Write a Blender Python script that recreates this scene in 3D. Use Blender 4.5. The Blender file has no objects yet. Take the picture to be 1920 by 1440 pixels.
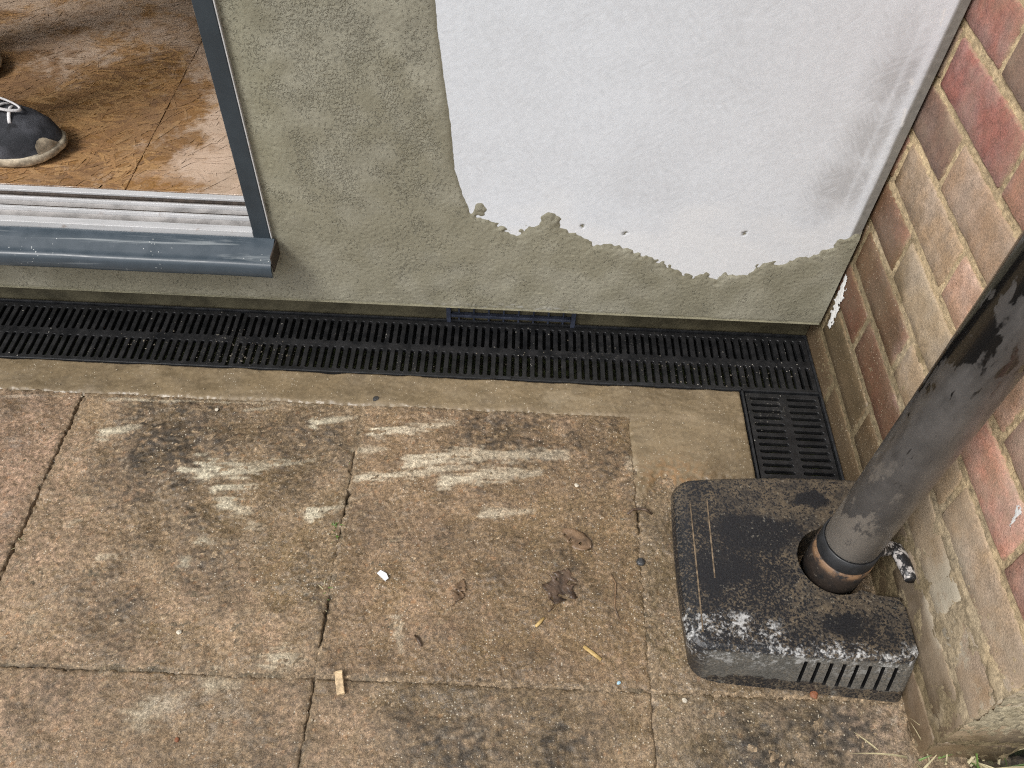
import bpy, bmesh, math, random
import numpy as np
from mathutils import Vector, Matrix

scene = bpy.context.scene
COL = scene.collection
# ------------------------------------------------------------------ camera, sky, sun, exposure
CAM_H = 1.072
ROT = ((0.998899892775778, -0.0452531290595112, -0.012294654239246949),
       (0.02729851155892449, 0.7743336106139153, -0.6321884614102703),
       (0.03812867004245855, 0.6311573605559401, 0.7747171036816294))
FPX = 1552.825
cam_data = bpy.data.cameras.new('camera')
cam_data.sensor_width = 36.0
cam_data.lens = FPX / 1920 * 36
cam_data.clip_start = 0.02
cam_data.clip_end = 500
cam = bpy.data.objects.new('camera', cam_data)
COL.objects.link(cam)
m4 = Matrix(ROT).to_4x4()
m4.translation = (0, 0, CAM_H)
cam.matrix_world = m4
scene.camera = cam

SUN_AZ = math.radians(220)     # where the light comes from: behind the camera, to its left (x,y angle)
SUN_EL = math.radians(52)
world = bpy.data.worlds.new('World')
scene.world = world
world.use_nodes = True
wn = world.node_tree
for n in list(wn.nodes):
    wn.nodes.remove(n)
sky = wn.nodes.new('ShaderNodeTexSky')
sky.sky_type = 'NISHITA'
sky.sun_disc = False
sky.sun_elevation = SUN_EL
sky.sun_rotation = math.pi / 2 - SUN_AZ
sky.air_density = 1.0
sky.dust_density = 4.0
sky.ozone_density = 1.0
hsv = wn.nodes.new('ShaderNodeHueSaturation')
hsv.inputs['Saturation'].default_value = 0.22
bg = wn.nodes.new('ShaderNodeBackground')
bg.inputs['Strength'].default_value = 0.125
wo = wn.nodes.new('ShaderNodeOutputWorld')
wn.links.new(sky.outputs[0], hsv.inputs['Color'])
wn.links.new(hsv.outputs[0], bg.inputs['Color'])
wn.links.new(bg.outputs[0], wo.inputs['Surface'])

sun_data = bpy.data.lights.new('sun', 'SUN')
sun_data.energy = 1.5
sun_data.angle = math.radians(16)
sun_data.color = (1.0, 0.975, 0.94)
sun = bpy.data.objects.new('sun', sun_data)
COL.objects.link(sun)
sun_dir = Vector((math.cos(SUN_EL) * math.cos(SUN_AZ), math.cos(SUN_EL) * math.sin(SUN_AZ), math.sin(SUN_EL)))
sun.rotation_euler = sun_dir.to_track_quat('Z', 'Y').to_euler()
sun.location = sun_dir * 5

vs = scene.view_settings
vs.view_transform = 'Standard'
vs.look = 'None'
vs.exposure = 0.40
vs.gamma = 1.0
vs.use_curve_mapping = False
scene.cycles.use_denoising = False
scene.cycles.filter_width = 1.15
scene.cycles.max_bounces = 6
scene.cycles.diffuse_bounces = 3
scene.cycles.glossy_bounces = 3
scene.cycles.adaptive_threshold = 0.008
scene.cycles.sample_clamp_indirect = 4.0

# ------------------------------------------------------------------ helpers
random.seed(7)
rnd = random.Random(11)


def px(x, y, z=None, X=None, Y=None):
    """photo pixel -> point on the plane z=, X= or Y="""
    l = ((x - 960) / FPX, -(y - 720) / FPX, -1.0)
    d = [sum(ROT[r][k] * l[k] for k in range(3)) for r in range(3)]
    if z is not None:
        t = (z - CAM_H) / d[2]
    elif X is not None:
        t = X / d[0]
    else:
        t = Y / d[1]
    return (t * d[0], t * d[1], CAM_H + t * d[2])


def tag(o, label=None, cat=None, group=None, kind=None):
    if label: o['label'] = label
    if cat: o['category'] = cat
    if group: o['group'] = group
    if kind: o['kind'] = kind
    return o


def empty(name, loc=(0, 0, 0), parent=None):
    o = bpy.data.objects.new(name, None)
    o.empty_display_size = 0.05
    o.location = loc
    COL.objects.link(o)
    if parent: o.parent = parent
    return o


def link(name, me, mat=None, parent=None, smooth=False):
    if mat and not me.materials:
        me.materials.append(mat)
    if smooth:
        me.polygons.foreach_set('use_smooth', np.ones(len(me.polygons), dtype=bool))
    o = bpy.data.objects.new(name, me)
    COL.objects.link(o)
    if parent:
        o.parent = parent
        o.matrix_parent_inverse = Matrix.Translation(parent.location).inverted() if parent.parent is None else Matrix()
    return o


def bm_obj(name, bm, mat=None, parent=None, smooth=False):
    me = bpy.data.meshes.new(name)
    bm.normal_update()
    bm.to_mesh(me)
    bm.free()
    return link(name, me, mat, parent, smooth)


def add_box(bm, x0, x1, y0, y1, z0, z1, bevel=0.0, seg=2):
    r = bmesh.ops.create_cube(bm, size=1.0)
    vs_ = r['verts']
    for v in vs_:
        v.co = ((x0 + x1) / 2 + v.co.x * (x1 - x0), (y0 + y1) / 2 + v.co.y * (y1 - y0), (z0 + z1) / 2 + v.co.z * (z1 - z0))
    if bevel > 0:
        es = list({e for v in vs_ for e in v.link_edges})
        bmesh.ops.bevel(bm, geom=es, offset=bevel, segments=seg, affect='EDGES', profile=0.5)


def box_obj(name, x0, x1, y0, y1, z0, z1, mat, parent=None, bevel=0.0, smooth=False):
    bm = bmesh.new()
    add_box(bm, x0, x1, y0, y1, z0, z1, bevel)
    return bm_obj(name, bm, mat, parent, smooth)


def add_tube(bm, pts, radii, seg=10, cap=True, flat=1.0):
    pts = [Vector(p) for p in pts]
    if not isinstance(radii, (list, tuple)):
        radii = [radii] * len(pts)
    rings = []
    ref = None
    for i, p in enumerate(pts):
        a = pts[max(i - 1, 0)]
        b = pts[min(i + 1, len(pts) - 1)]
        t = (b - a).normalized()
        if ref is None:
            ref = t.orthogonal().normalized() if abs(t.z) > 0.9 else Vector((0, 0, 1)).cross(t).normalized()
        u = (ref - t * ref.dot(t)).normalized()
        ref = u
        w = t.cross(u)
        rings.append([bm.verts.new(p + u * (radii[i] * math.cos(k * 2 * math.pi / seg)) + w * (flat * radii[i] * math.sin(k * 2 * math.pi / seg))) for k in range(seg)])
    for i in range(len(rings) - 1):
        for k in range(seg):
            bm.faces.new((rings[i][k], rings[i][(k + 1) % seg], rings[i + 1][(k + 1) % seg], rings[i + 1][k]))
    if cap:
        bm.faces.new(list(reversed(rings[0])))
        bm.faces.new(rings[-1])


def add_lathe(bm, cx, cy, prof, seg=48):
    rings = []
    for r, z in prof:
        rings.append([bm.verts.new((cx + r * math.cos(k * 2 * math.pi / seg), cy + r * math.sin(k * 2 * math.pi / seg), z)) for k in range(seg)])
    for i in range(len(rings) - 1):
        for k in range(seg):
            bm.faces.new((rings[i][k], rings[i][(k + 1) % seg], rings[i + 1][(k + 1) % seg], rings[i + 1][k]))


# ---- band-limited random fields (periodic), sampled bilinearly
class Field:
    def __init__(self, seed, lo, hi, step=0.002, n=1024, slope=0.0):
        r = np.random.default_rng(seed)
        w = np.fft.rfft2(r.standard_normal((n, n)))
        fy = np.fft.fftfreq(n, step)[:, None]
        fx = np.fft.rfftfreq(n, step)[None, :]
        k = np.sqrt(fx * fx + fy * fy) + 1e-9
        lam = 1.0 / k
        band = np.exp(-np.clip((lo / lam - 1), 0, None) ** 2 * 4) * np.exp(-np.clip((lam / hi - 1), 0, None) ** 2 * 4)
        band *= lam ** slope
        band[0, 0] = 0
        a = np.fft.irfft2(w * band, s=(n, n))
        self.a = (a / a.std()).astype(np.float32)
        self.n, self.step = n, step

    def __call__(self, x, y):
        n = self.n
        u = np.asarray(x, dtype=np.float64) / self.step
        v = np.asarray(y, dtype=np.float64) / self.step
        iu = np.floor(u).astype(int)
        iv = np.floor(v).astype(int)
        fu = (u - iu)
        fv = (v - iv)
        a = self.a
        i0, i1, j0, j1 = iu % n, (iu + 1) % n, iv % n, (iv + 1) % n
        return (a[j0, i0] * (1 - fu) + a[j0, i1] * fu) * (1 - fv) + (a[j1, i0] * (1 - fu) + a[j1, i1] * fu) * fv


def sstep(a, b, x):
    t = np.clip((x - a) / (b - a), 0, 1)
    return t * t * (3 - 2 * t)


def mixc(c, col, m):
    return c * (1 - m[..., None]) + np.array(col, dtype=np.float64) * m[..., None]


def grid_mesh(name, P, keep=None, color=None, floats=None):
    """P (ny,nx,3) -> mesh; keep (ny-1,nx-1) bool for the cells; color (ny,nx,3); floats {name: (ny,nx)}"""
    ny, nx = P.shape[:2]
    idx = np.arange(ny * nx).reshape(ny, nx)
    q = np.stack([idx[:-1, :-1], idx[:-1, 1:], idx[1:, 1:], idx[1:, :-1]], axis=-1).reshape(-1, 4)
    if keep is not None:
        q = q[keep.reshape(-1)]
    used = np.zeros(ny * nx, dtype=bool)
    used[q.reshape(-1)] = True
    remap = np.cumsum(used) - 1
    q = remap[q]
    V = P.reshape(-1, 3)[used]
    me = bpy.data.meshes.new(name)
    me.vertices.add(len(V))
    me.vertices.foreach_set('co', V.astype(np.float32).reshape(-1))
    me.loops.add(len(q) * 4)
    me.loops.foreach_set('vertex_index', q.astype(np.int32).reshape(-1))
    me.polygons.add(len(q))
    me.polygons.foreach_set('loop_start', (np.arange(len(q)) * 4).astype(np.int32))
    me.update(calc_edges=True)
    me.validate()
    if color is not None:
        c = np.concatenate([color.reshape(-1, 3), np.ones((ny * nx, 1))], axis=1)[used]
        at = me.attributes.new('pigment', 'FLOAT_COLOR', 'POINT')
        at.data.foreach_set('color', np.clip(c, 0, 1).astype(np.float32).reshape(-1))
    for k, v in (floats or {}).items():
        at = me.attributes.new(k, 'FLOAT', 'POINT')
        at.data.foreach_set('value', np.broadcast_to(v, (ny, nx)).reshape(-1)[used].astype(np.float32))
    me.polygons.foreach_set('use_smooth', np.ones(len(me.polygons), dtype=bool))
    return me


# ---- node materials
class Mat:
    def __init__(self, name):
        self.m = bpy.data.materials.new(name)
        self.m.use_nodes = True
        self.t = self.m.node_tree
        for n in list(self.t.nodes):
            self.t.nodes.remove(n)
        self.out = self.t.nodes.new('ShaderNodeOutputMaterial')
        self.b = self.t.nodes.new('ShaderNodeBsdfPrincipled')
        self.t.links.new(self.b.outputs[0], self.out.inputs[0])

    def put(self, sock, v):
        if hasattr(v, 'is_linked') or isinstance(v, bpy.types.NodeSocket):
            self.t.links.new(v, sock)
        else:
            if isinstance(v, (tuple, list)) and len(v) == 3 and sock.type == 'RGBA':
                v = (*v, 1.0)
            sock.default_value = v

    def node(self, typ, **kw):
        n = self.t.nodes.new(typ)
        for k, v in kw.items():
            if k.startswith('i_'):
                key = k[2:]
                key = int(key) if key.isdigit() else key.replace('_', ' ')
                self.put(n.inputs[key], v)
            else:
                setattr(n, k, v)
        return n

    def coord(self, which='Object', scale=(1, 1, 1), loc=(0, 0, 0), rot=(0, 0, 0)):
        if which == 'Position':
            s = self.node('ShaderNodeNewGeometry').outputs['Position']
        else:
            s = self.node('ShaderNodeTexCoord').outputs[which]
        mp = self.node('ShaderNodeMapping')
        self.t.links.new(s, mp.inputs['Vector'])
        self.put(mp.inputs['Scale'], scale)
        self.put(mp.inputs['Location'], loc)
        self.put(mp.inputs['Rotation'], rot)
        return mp.outputs[0]

    def noise(self, vec, scale, detail=4, rough=0.55, dist=0.0, color=False):
        n = self.node('ShaderNodeTexNoise')
        self.t.links.new(vec, n.inputs['Vector'])
        n.inputs['Scale'].default_value = scale
        n.inputs['Detail'].default_value = detail
        n.inputs['Roughness'].default_value = rough
        n.inputs['Distortion'].default_value = dist
        return n.outputs['Color' if color else 'Fac']

    def voronoi(self, vec, scale, feature='F1', out='Distance', rand=1.0):
        n = self.node('ShaderNodeTexVoronoi', feature=feature)
        self.t.links.new(vec, n.inputs['Vector'])
        n.inputs['Scale'].default_value = scale
        n.inputs['Randomness'].default_value = rand
        return n.outputs[out]

    def ramp(self, v, a, b, lo=0.0, hi=1.0):
        n = self.node('ShaderNodeMapRange', interpolation_type='SMOOTHSTEP')
        self.put(n.inputs['Value'], v)
        self.put(n.inputs['From Min'], a)
        self.put(n.inputs['From Max'], b)
        self.put(n.inputs['To Min'], lo)
        self.put(n.inputs['To Max'], hi)
        return n.outputs[0]

    def math(self, op, a, b=0.0, clamp=False):
        n = self.node('ShaderNodeMath', operation=op, use_clamp=clamp)
        self.put(n.inputs[0], a)
        self.put(n.inputs[1], b)
        return n.outputs[0]

    def mix(self, fac, a, b, blend='MIX'):
        n = self.node('ShaderNodeMix', data_type='RGBA', blend_type=blend)
        self.put(n.inputs['Factor'], fac)
        self.put(n.inputs[6], a)
        self.put(n.inputs[7], b)
        return n.outputs[2]

    def attr(self, name, out='Color'):
        return self.node('ShaderNodeAttribute', attribute_name=name).outputs[out]

    def sep(self, vec):
        n = self.node('ShaderNodeSeparateXYZ')
        self.t.links.new(vec, n.inputs[0])
        return n.outputs

    def bump(self, h, dist, strength=1.0, prev=None):
        n = self.node('ShaderNodeBump')
        n.inputs['Strength'].default_value = strength
        n.inputs['Distance'].default_value = dist
        self.put(n.inputs['Height'], h)
        if prev is not None:
            self.t.links.new(prev, n.inputs['Normal'])
        return n.outputs[0]

    def finish(self, color=None, rough=None, normal=None, metal=None, spec=None):
        if color is not None: self.put(self.b.inputs['Base Color'], color)
        if rough is not None: self.put(self.b.inputs['Roughness'], rough)
        if normal is not None: self.put(self.b.inputs['Normal'], normal)
        if metal is not None: self.put(self.b.inputs['Metallic'], metal)
        if spec is not None: self.put(self.b.inputs['Specular IOR Level'], spec)
        return self.m


def pigment_mat(name, grain=0.35, grain_scale=900, bump=0.0006, bump_scale=700, glint_grit=0.0, rough_dry=0.85, rough_wet=0.3, spec=0.5, cells=0.0):
    """mineral surface: colour and wetness come from the mesh's own attributes, grain and grit from nodes"""
    M = Mat(name)
    v = M.coord('Object')
    base = M.attr('pigment')
    wet = M.attr('wet', 'Fac')
    n1 = M.noise(v, grain_scale, 3, 0.6)
    n2 = M.noise(v, grain_scale * 0.22, 4, 0.6)
    f = M.math('ADD', M.math('MULTIPLY', n1, 0.5), M.math('MULTIPLY', n2, 0.5))
    f = M.ramp(f, 0.36, 0.64, 1 - grain, 1 + grain)
    if cells > 0:
        cs = M.node('ShaderNodeSeparateColor')
        M.t.links.new(M.voronoi(v, 620, out='Color'), cs.inputs[0])
        f = M.math('MULTIPLY', f, M.ramp(cs.outputs[1], 0, 1, 1 - cells, 1 + cells))
    cmb = M.node('ShaderNodeCombineColor')
    for i in range(3):
        M.put(cmb.inputs[i], f)
    col = M.mix(1.0, base, cmb.outputs[0], 'MULTIPLY')
    if cells > 0:
        fl = M.ramp(M.noise(v, 560, 3, .6), .56, .66, 0, .42)
        col = M.mix(fl, col, M.mix(1.0, col, (1.9, 1.85, 1.8), 'MULTIPLY'))
    if glint_grit > 0:  # pale specks: light grains, and sky glints on wet ones painted into the colour
        gd = M.voronoi(v, 250, out='Distance')
        gc = M.node('ShaderNodeSeparateColor')
        M.t.links.new(M.voronoi(v, 250, out='Color'), gc.inputs[0])
        on = M.math('MULTIPLY', M.ramp(gd, M.ramp(gc.outputs[2], 0, 1, .12, .34), 0.06), M.math('GREATER_THAN', gc.outputs[0], 0.5))
        on = M.math('MULTIPLY', on, M.math('MULTIPLY', M.ramp(M.attr('glint_grit', 'Fac'), 0, .8), glint_grit))
        col = M.mix(M.math('MULTIPLY', on, .85), col, (0.72, 0.65, 0.52))
    rough = M.ramp(wet, 0.0, 1.0, rough_dry, rough_wet)
    h = M.noise(v, bump_scale, 3, 0.65)
    nrm = M.bump(h, bump, 1.0)
    h2 = M.noise(v, bump_scale * 0.35, 3, 0.6)
    nrm = M.bump(h2, bump * 1.6, 0.8, nrm)
    return M.finish(col, rough, nrm, spec=spec)


def simple_mat(name, color, rough=0.6, metal=0.0, var=0.15, scale=60, bump=0.0, bump_scale=300):
    M = Mat(name)
    v = M.coord('Object')
    n = M.noise(v, scale, 5, 0.6)
    dark = tuple(c * (1 - var) for c in color)
    lite = tuple(min(1, c * (1 + var)) for c in color)
    col = M.mix(M.ramp(n, 0.3, 0.7), dark, lite)
    nrm = M.bump(M.noise(v, bump_scale, 3), bump) if bump else None
    return M.finish(col, M.ramp(n, 0.3, 0.7, max(0.02, rough - 0.08), rough + 0.08), nrm, metal)


# ------------------------------------------------------------------ shared dimensions (metres)
BRICK_X = 0.540            # face of the brick wall
BOARD_Y = 0.984            # face of the cement board
WALL_BOTTOM = 0.068
PLINTH_Y = 1.020
GR_Y0, GR_Y1 = 0.884, 1.013
FLOOR_Z = 0.215
JAMB_X = -0.367

F_fine = Field(1, 0.004, 0.010)
F_mid = Field(2, 0.012, 0.045)
F_big = Field(3, 0.06, 0.22, slope=0.5)
F_huge = Field(4, 0.25, 0.9, slope=0.5)
F_all = Field(5, 0.004, 0.5, slope=1.0)
F_all2 = Field(6, 0.004, 0.3, slope=0.9)

# ------------------------------------------------------------------ ground sheet
M = Mat('garden_soil')
v = M.coord('Object')
n = M.noise(v, 3, 6, 0.6)
n2 = M.noise(v, 90, 5, 0.7)
c = M.mix(M.ramp(n, 0.4, 0.6), (0.05, 0.075, 0.022), (0.09, 0.11, 0.035))
c = M.mix(M.ramp(n2, 0.4, 0.62), c, (0.045, 0.035, 0.022))
mat_soil = M.finish(c, 0.9, M.bump(n2, 0.02))
bm = bmesh.new()
bmesh.ops.create_grid(bm, x_segments=40, y_segments=40, size=80)
ground = bm_obj('ground', bm, mat_soil)
ground.location.z = -0.07
tag(ground, kind='structure')

# ------------------------------------------------------------------ patio: bedding, slabs, cement strip
def stroke_mask(X, Y, strokes, wob, streak=True):
    out = np.zeros_like(X)
    for pts, w, s in strokes:
        P = [px(a, b, z=0.0)[:2] for a, b in pts]
        d = np.full(X.shape, 9.0)
        fade = np.ones(X.shape)
        for i in range(len(P) - 1):
            ax, ay = P[i]
            bx_, by_ = P[i + 1]
            L2 = (bx_ - ax) ** 2 + (by_ - ay) ** 2 + 1e-12
            t = np.clip(((X - ax) * (bx_ - ax) + (Y - ay) * (by_ - ay)) / L2, 0, 1)
            k = 1.0 - 0.45 * t
            dn = np.hypot(X - ax - t * (bx_ - ax), (Y - ay - t * (by_ - ay))) / k
            fade = np.where(dn < d, 1 - .55 * (i + t) / (len(P) - 1), fade)
            d = np.minimum(d, dn)
        ww = w * 0.00092 * 0.5
        out = np.maximum(out, s * (fade if streak else 1.0) * sstep(1.35, 0.35, d / ww + wob))
    return out


def blob_mask(X, Y, blobs, z=0.0):
    out = np.zeros_like(X)
    for a, b, r, s in blobs:
        p = px(a, b, z=z)
        rr = r * 0.00092
        out = np.maximum(out, s * np.exp(-((X - p[0]) ** 2 + (Y - p[1]) ** 2) / (rr * rr)))
    return out


SMEARS = [([(192, 812), (262, 800)], 22, .9), ([(392, 880), (440, 884), (500, 872)], 40, 1), ([(440, 880), (590, 862)], 16, .7),
          ([(405, 918), (480, 912)], 18, .9), ([(425, 945), (462, 960)], 34, .8), ([(590, 791), (668, 782)], 18, .95),
          ([(708, 812), (765, 806), (850, 792)], 24, 1), ([(670, 846), (722, 842)], 20, .9), ([(775, 866), (850, 856), (1060, 852)], 34, .95),
          ([(668, 898), (770, 886), (880, 876)], 20, 1), ([(835, 902), (900, 893), (1010, 884)], 30, 1), ([(582, 964), (645, 948)], 26, .95),
          ([(905, 963), (1000, 958)], 18, .75), ([(525, 1236), (562, 1240)], 40, .6), ([(400, 1282), (440, 1280)], 32, .5),
          ([(270, 1342), (345, 1300)], 44, .38), ([(744, 1160), (752, 1218)], 18, .6), ([(340, 881), (372, 884)], 14, .8),
          ([(1040, 748), (1072, 738)], 40, .45), ([(1070, 745), (1170, 765)], 16, .3), ([(1184, 868), (1190, 896)], 24, .7), ([(372, 852), (392, 848)], 10, .7),
          ([(640, 940), (700, 925)], 10, .4), ([(130, 980), (150, 975)], 16, .4), ([(380, 1010), (398, 1020)], 22, .55), ([(345, 1052), (340, 1048)], 20, .5),
          ([(185, 1045), (220, 1042)], 12, .5), ([(60, 1170), (90, 1165)], 26, .25), ([(470, 985), (500, 990)], 20, .35), ([(460, 770), (520, 762)], 8, .4),
          ([(205, 750), (400, 752), (600, 760)], 7, .5), ([(0, 744), (120, 742)], 6, .4)]
DARKS = [(330, 850, 120, .7), (420, 800, 90, .5), (590, 840, 90, .65), (960, 820, 130, .55), (1100, 870, 90, .4), (280, 780, 70, .5), (1160, 830, 60, .3),
         (340, 960, 80, .5), (190, 1140, 60, .5), (380, 1070, 50, .5), (1575, 1370, 60, .9), (840, 1400, 90, .5), (960, 1300, 80, .4), (790, 1360, 70, .3),
         (1040, 1390, 80, .4), (460, 1390, 60, .4), (590, 1100, 40, .4), (850, 1010, 60, .3), (700, 990, 60, .4), (1490, 1340, 70, .45), (80, 1330, 60, .3), (1420, 1420, 80, .6)]
WETS = [(1160, 960, 110, 1), (1100, 1110, 150, .95), (1210, 1210, 110, .9), (1010, 1010, 110, .8), (1220, 1080, 90, 1), (560, 1080, 80, .6), (520, 900, 90, .4),
        (900, 1190, 140, .6), (720, 1120, 90, .4), (450, 1010, 80, .4), (1360, 1330, 160, .5), (980, 870, 120, .4), (1200, 830, 70, .8), (1000, 1310, 140, .4)]
PALES = [(40, 900, 150, .8), (60, 1020, 120, .9), (40, 1300, 130, .7), (300, 1180, 120, .5), (620, 1380, 70, .7), (1180, 1240, 60, .6), (560, 1310, 60, .4),
         (120, 820, 80, .5), (200, 930, 60, .5), (760, 1160, 60, .4), (1620, 1350, 70, .8), (480, 1150, 90, .45), (1240, 880, 40, .7)]
CRACKS = [([(156, 738), (128, 800)], 15, .9), ([(128, 800), (70, 930)], 12, .45), ([(72, 930), (30, 1025)], 15, 1), ([(30, 1025), (2, 1090)], 17, 1), ([(648, 925), (632, 985)], 15, 1), ([(632, 985), (612, 1080)], 14, .6),
          ([(612, 1080), (604, 1130)], 14, .4), ([(606, 1130), (598, 1200)], 26, .8), ([(660, 850), (646, 930)], 12, .35), ([(588, 1275), (572, 1345)], 12, .55), ([(572, 1345), (556, 1440)], 9, .4), ([(0, 1252), (180, 1258)], 9, .35), ([(300, 1268), (390, 1271)], 9, .5),
          ([(1192, 950), (1197, 1000)], 10, .8), ([(1183, 790), (1190, 870)], 9, .5), ([(1215, 1290), (1230, 1440)], 8, .3), ([(620, 1275), (700, 1280)], 8, .3)]
JOINT_X = [-1.574, -1.124, -0.674, -0.222, 0.212]
JOINT_Y = [0.817, 0.374]


def ground_look(X, Y, seed=0.0):
    """height offset, colour, wetness, grit of the stone slabs at X,Y"""
    wob = 0.10 * F_fine(X, Y) + 0.30 * F_mid(X * 0.22, Y * 1.3) + .12 * F_mid(X, Y)
    smear = stroke_mask(X, Y, SMEARS, wob)
    dark = np.clip(blob_mask(X, Y, DARKS) * 0.78 + 0.07 + 0.07 * F_big(X, Y) + 0.05 * F_huge(X, Y), 0, 1)
    dark = np.clip(dark * (1 + 0.38 * F_mid(X * .7, Y)) + 0.03 * F_fine(X, Y), 0, 1)
    wet = np.clip(blob_mask(X, Y, WETS) + 0.18 * F_big(X + 3, Y + 1) + 0.10 * F_mid(X, Y + 2) + 0.1, 0, 1)
    pale = np.clip(blob_mask(X, Y, PALES) + 0.15 * F_big(X + 7, Y), 0, 1)
    t = 0.5 + 0.30 * F_all(X, Y)
    c = np.array((0.224, 0.160, 0.097)) * (0.72 + 0.56 * np.clip(t, 0, 1))[..., None]
    c = mixc(c, (0.42, 0.29, 0.195), pale * np.clip(0.55 + 0.35 * F_mid(X + 1, Y) + 0.25 * F_fine(X, Y), 0, 1))
    c = mixc(c, (0.176, 0.127, 0.066), 0.92 * wet * np.clip(0.7 + .2 * F_mid(X + 5, Y), 0, 1))
    rust = sstep(1.2, 2.4, F_mid(X + 2.5, Y + .7)) * 0.5
    c = mixc(c, (0.33, 0.17, 0.075), rust * (1 - wet * .6))
    c = mixc(c, (0.036, 0.030, 0.023), np.clip(dark * 1.15, 0, .9))
    whit = sstep(1.1, 2.2, F_all2(X + 1.3, Y * 1.3)) * 0.45 * (1 - wet)
    c = mixc(c, (0.34, 0.29, 0.225), whit)
    c = mixc(c, (0.50, 0.455, 0.345), np.clip(smear * 1.1, 0, 1) * np.clip(0.86 + 0.14 * F_fine(X + 1, Y) + .14 * F_mid(X * .3, Y * 1.5), 0.25, 1))
    hgt = 0.00045 * F_mid(X, Y) + 0.00022 * F_fine(X, Y) * (1 - 0.55 * wet) + 0.0010 * F_big(X, Y) + 0.0009 * smear
    hgt = hgt - 0.0006 * wet
    glint_grit = np.clip(0.25 + 0.55 * wet + 0.35 * F_mid(X + 4, Y + 4) + 0.2 * F_big(X, Y + 3), 0, 1) * (1 - smear) + .15
    wetr = np.clip(0.35 + 0.6 * wet - 0.9 * smear - 0.35 * pale, 0, 1)
    return hgt, c, wetr, glint_grit


mat_slab = pigment_mat('riven_stone', grain=0.46, grain_scale=1000, bump=0.0007, bump_scale=620, glint_grit=0.95, rough_dry=0.75, rough_wet=0.24, cells=.26)
mat_cement = pigment_mat('cement_wash', grain=0.14, grain_scale=900, bump=0.0003, bump_scale=420, glint_grit=0.9, rough_dry=0.7, rough_wet=0.28)

# bedding sheet: fills the joints, one level below the slab faces
xs = np.arange(-1.66, 0.6001, 0.004)
ys = np.arange(-0.9, 0.8161, 0.004)
X, Y = np.meshgrid(xs, ys)
hh, cc, ww, gg = ground_look(X, Y)
cj = np.array((0.230, 0.168, 0.104)) * (1 + 0.22 * F_mid(X, Y) + 0.2 * F_fine(X, Y))[..., None]
cj = mixc(cj, (0.08, 0.066, 0.04), .7 * sstep(0.5, 1.6, F_big(X * 1.5, Y * 2.5) + .4 * F_mid(X, Y)))
crk = stroke_mask(X, Y, CRACKS, 0.25 * F_mid(X, Y), False)
Z = hh - 0.0005 + 0.00035 * F_mid(X + 1, Y) + 0.0003 * F_big(X * 2, Y * 3) - 0.010 * crk
Z = np.where((X > .396) & (Y > .645), -.095, Z)
cj = mixc(cj, (0.035, 0.028, 0.018), crk * .8)
patio = link('patio', grid_mesh('patio', np.stack([X, Y, Z], -1), color=cj, floats={'wet': ww * .8, 'glint_grit': gg}), mat_slab)
tag(patio, kind='structure')


def slab(x0, x1, y0, y1, step, seed):
    r = random.Random(seed)
    nx = max(3, int(round((x1 - x0) / step)) + 1)
    ny = max(3, int(round((y1 - y0) / step)) + 1)
    xs = np.linspace(x0, x1, nx)
    ys = np.linspace(y0, y1, ny)
    X, Y = np.meshgrid(xs, ys)
    h, c, w, g = ground_look(X, Y)
    ex = np.minimum(X - x0, x1 - X)
    ey = np.minimum(Y - y0, y1 - Y)
    e = np.minimum(ex, ey) + 0.0012 * F_mid(X, Y) + .0007 * F_fine(X, Y)
    drop = np.clip(1 - e / 0.005, 0, 1) ** 2 * 0.0011
    tilt = r.uniform(-.001, .001) * (X - (x0 + x1) / 2) + r.uniform(-.001, .001) * (Y - (y0 + y1) / 2) + r.uniform(.0, .0005)
    Z = h + tilt - drop
    # soil washed into the edges
    edge = np.clip(1 - e / 0.012, 0, 1)
    c = c * np.array((r.uniform(.95, 1.05), r.uniform(.96, 1.04), r.uniform(.94, 1.06)))
    c = mixc(c, (0.175, 0.127, 0.075), edge * 0.6)
    # wobbling outline
    wx = 0.0009 * F_mid(X, Y + .3) * (ex < 0.004)
    wy = 0.0009 * F_mid(X + .3, Y) * (ey < 0.004)
    P = np.stack([X + wx, Y + wy, Z], -1)
    # skirt
    top = P.copy()
    P2 = np.pad(top, ((1, 1), (1, 1), (0, 0)), mode='edge')
    ring = np.ones(P2.shape[:2], dtype=bool)
    ring[1:-1, 1:-1] = False
    P2[ring, 2] = -0.036
    c2 = np.pad(c, ((1, 1), (1, 1), (0, 0)), mode='edge')
    w2 = np.pad(w, 1, mode='edge')
    g2 = np.pad(g, 1, mode='edge')
    return grid_mesh('paving_slab', P2, color=c2, floats={'wet': w2, 'glint_grit': g2})


GAP = 0.0021
cols_ = [(-1.574, -1.124), (-1.124, -0.674), (-0.674, -0.222), (-0.222, 0.212), (0.212, 0.5365)]
rows_ = [(0.374, 0.817), (-0.076, 0.374), (-0.526, -0.076)]
k = 0
for ri, (ya, yb) in enumerate(rows_):
    for ci, (xa, xb) in enumerate(cols_):
        near = (ri == 0 and ci >= 1) or (ri == 1 and ci >= 1)
        if ri == 0 and ci == 4:
            ya_, yb_ = ya, 0.705
        else:
            ya_, yb_ = ya, yb
        xr = xb if ci == 4 else xb - GAP
        if ri == 1 and near:
            me = slab(xa + GAP, xr, ya_ + GAP, yb_ - GAP, 0.003, 100 + k)
        else:
            me = slab(xa + GAP, xr, ya_ + GAP, yb_ - (0.0 if ri == 0 else GAP), 0.0021 if near else 0.012, 100 + k)
        o = link('paving_slab', me, mat_slab, patio)
        k += 1

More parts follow.
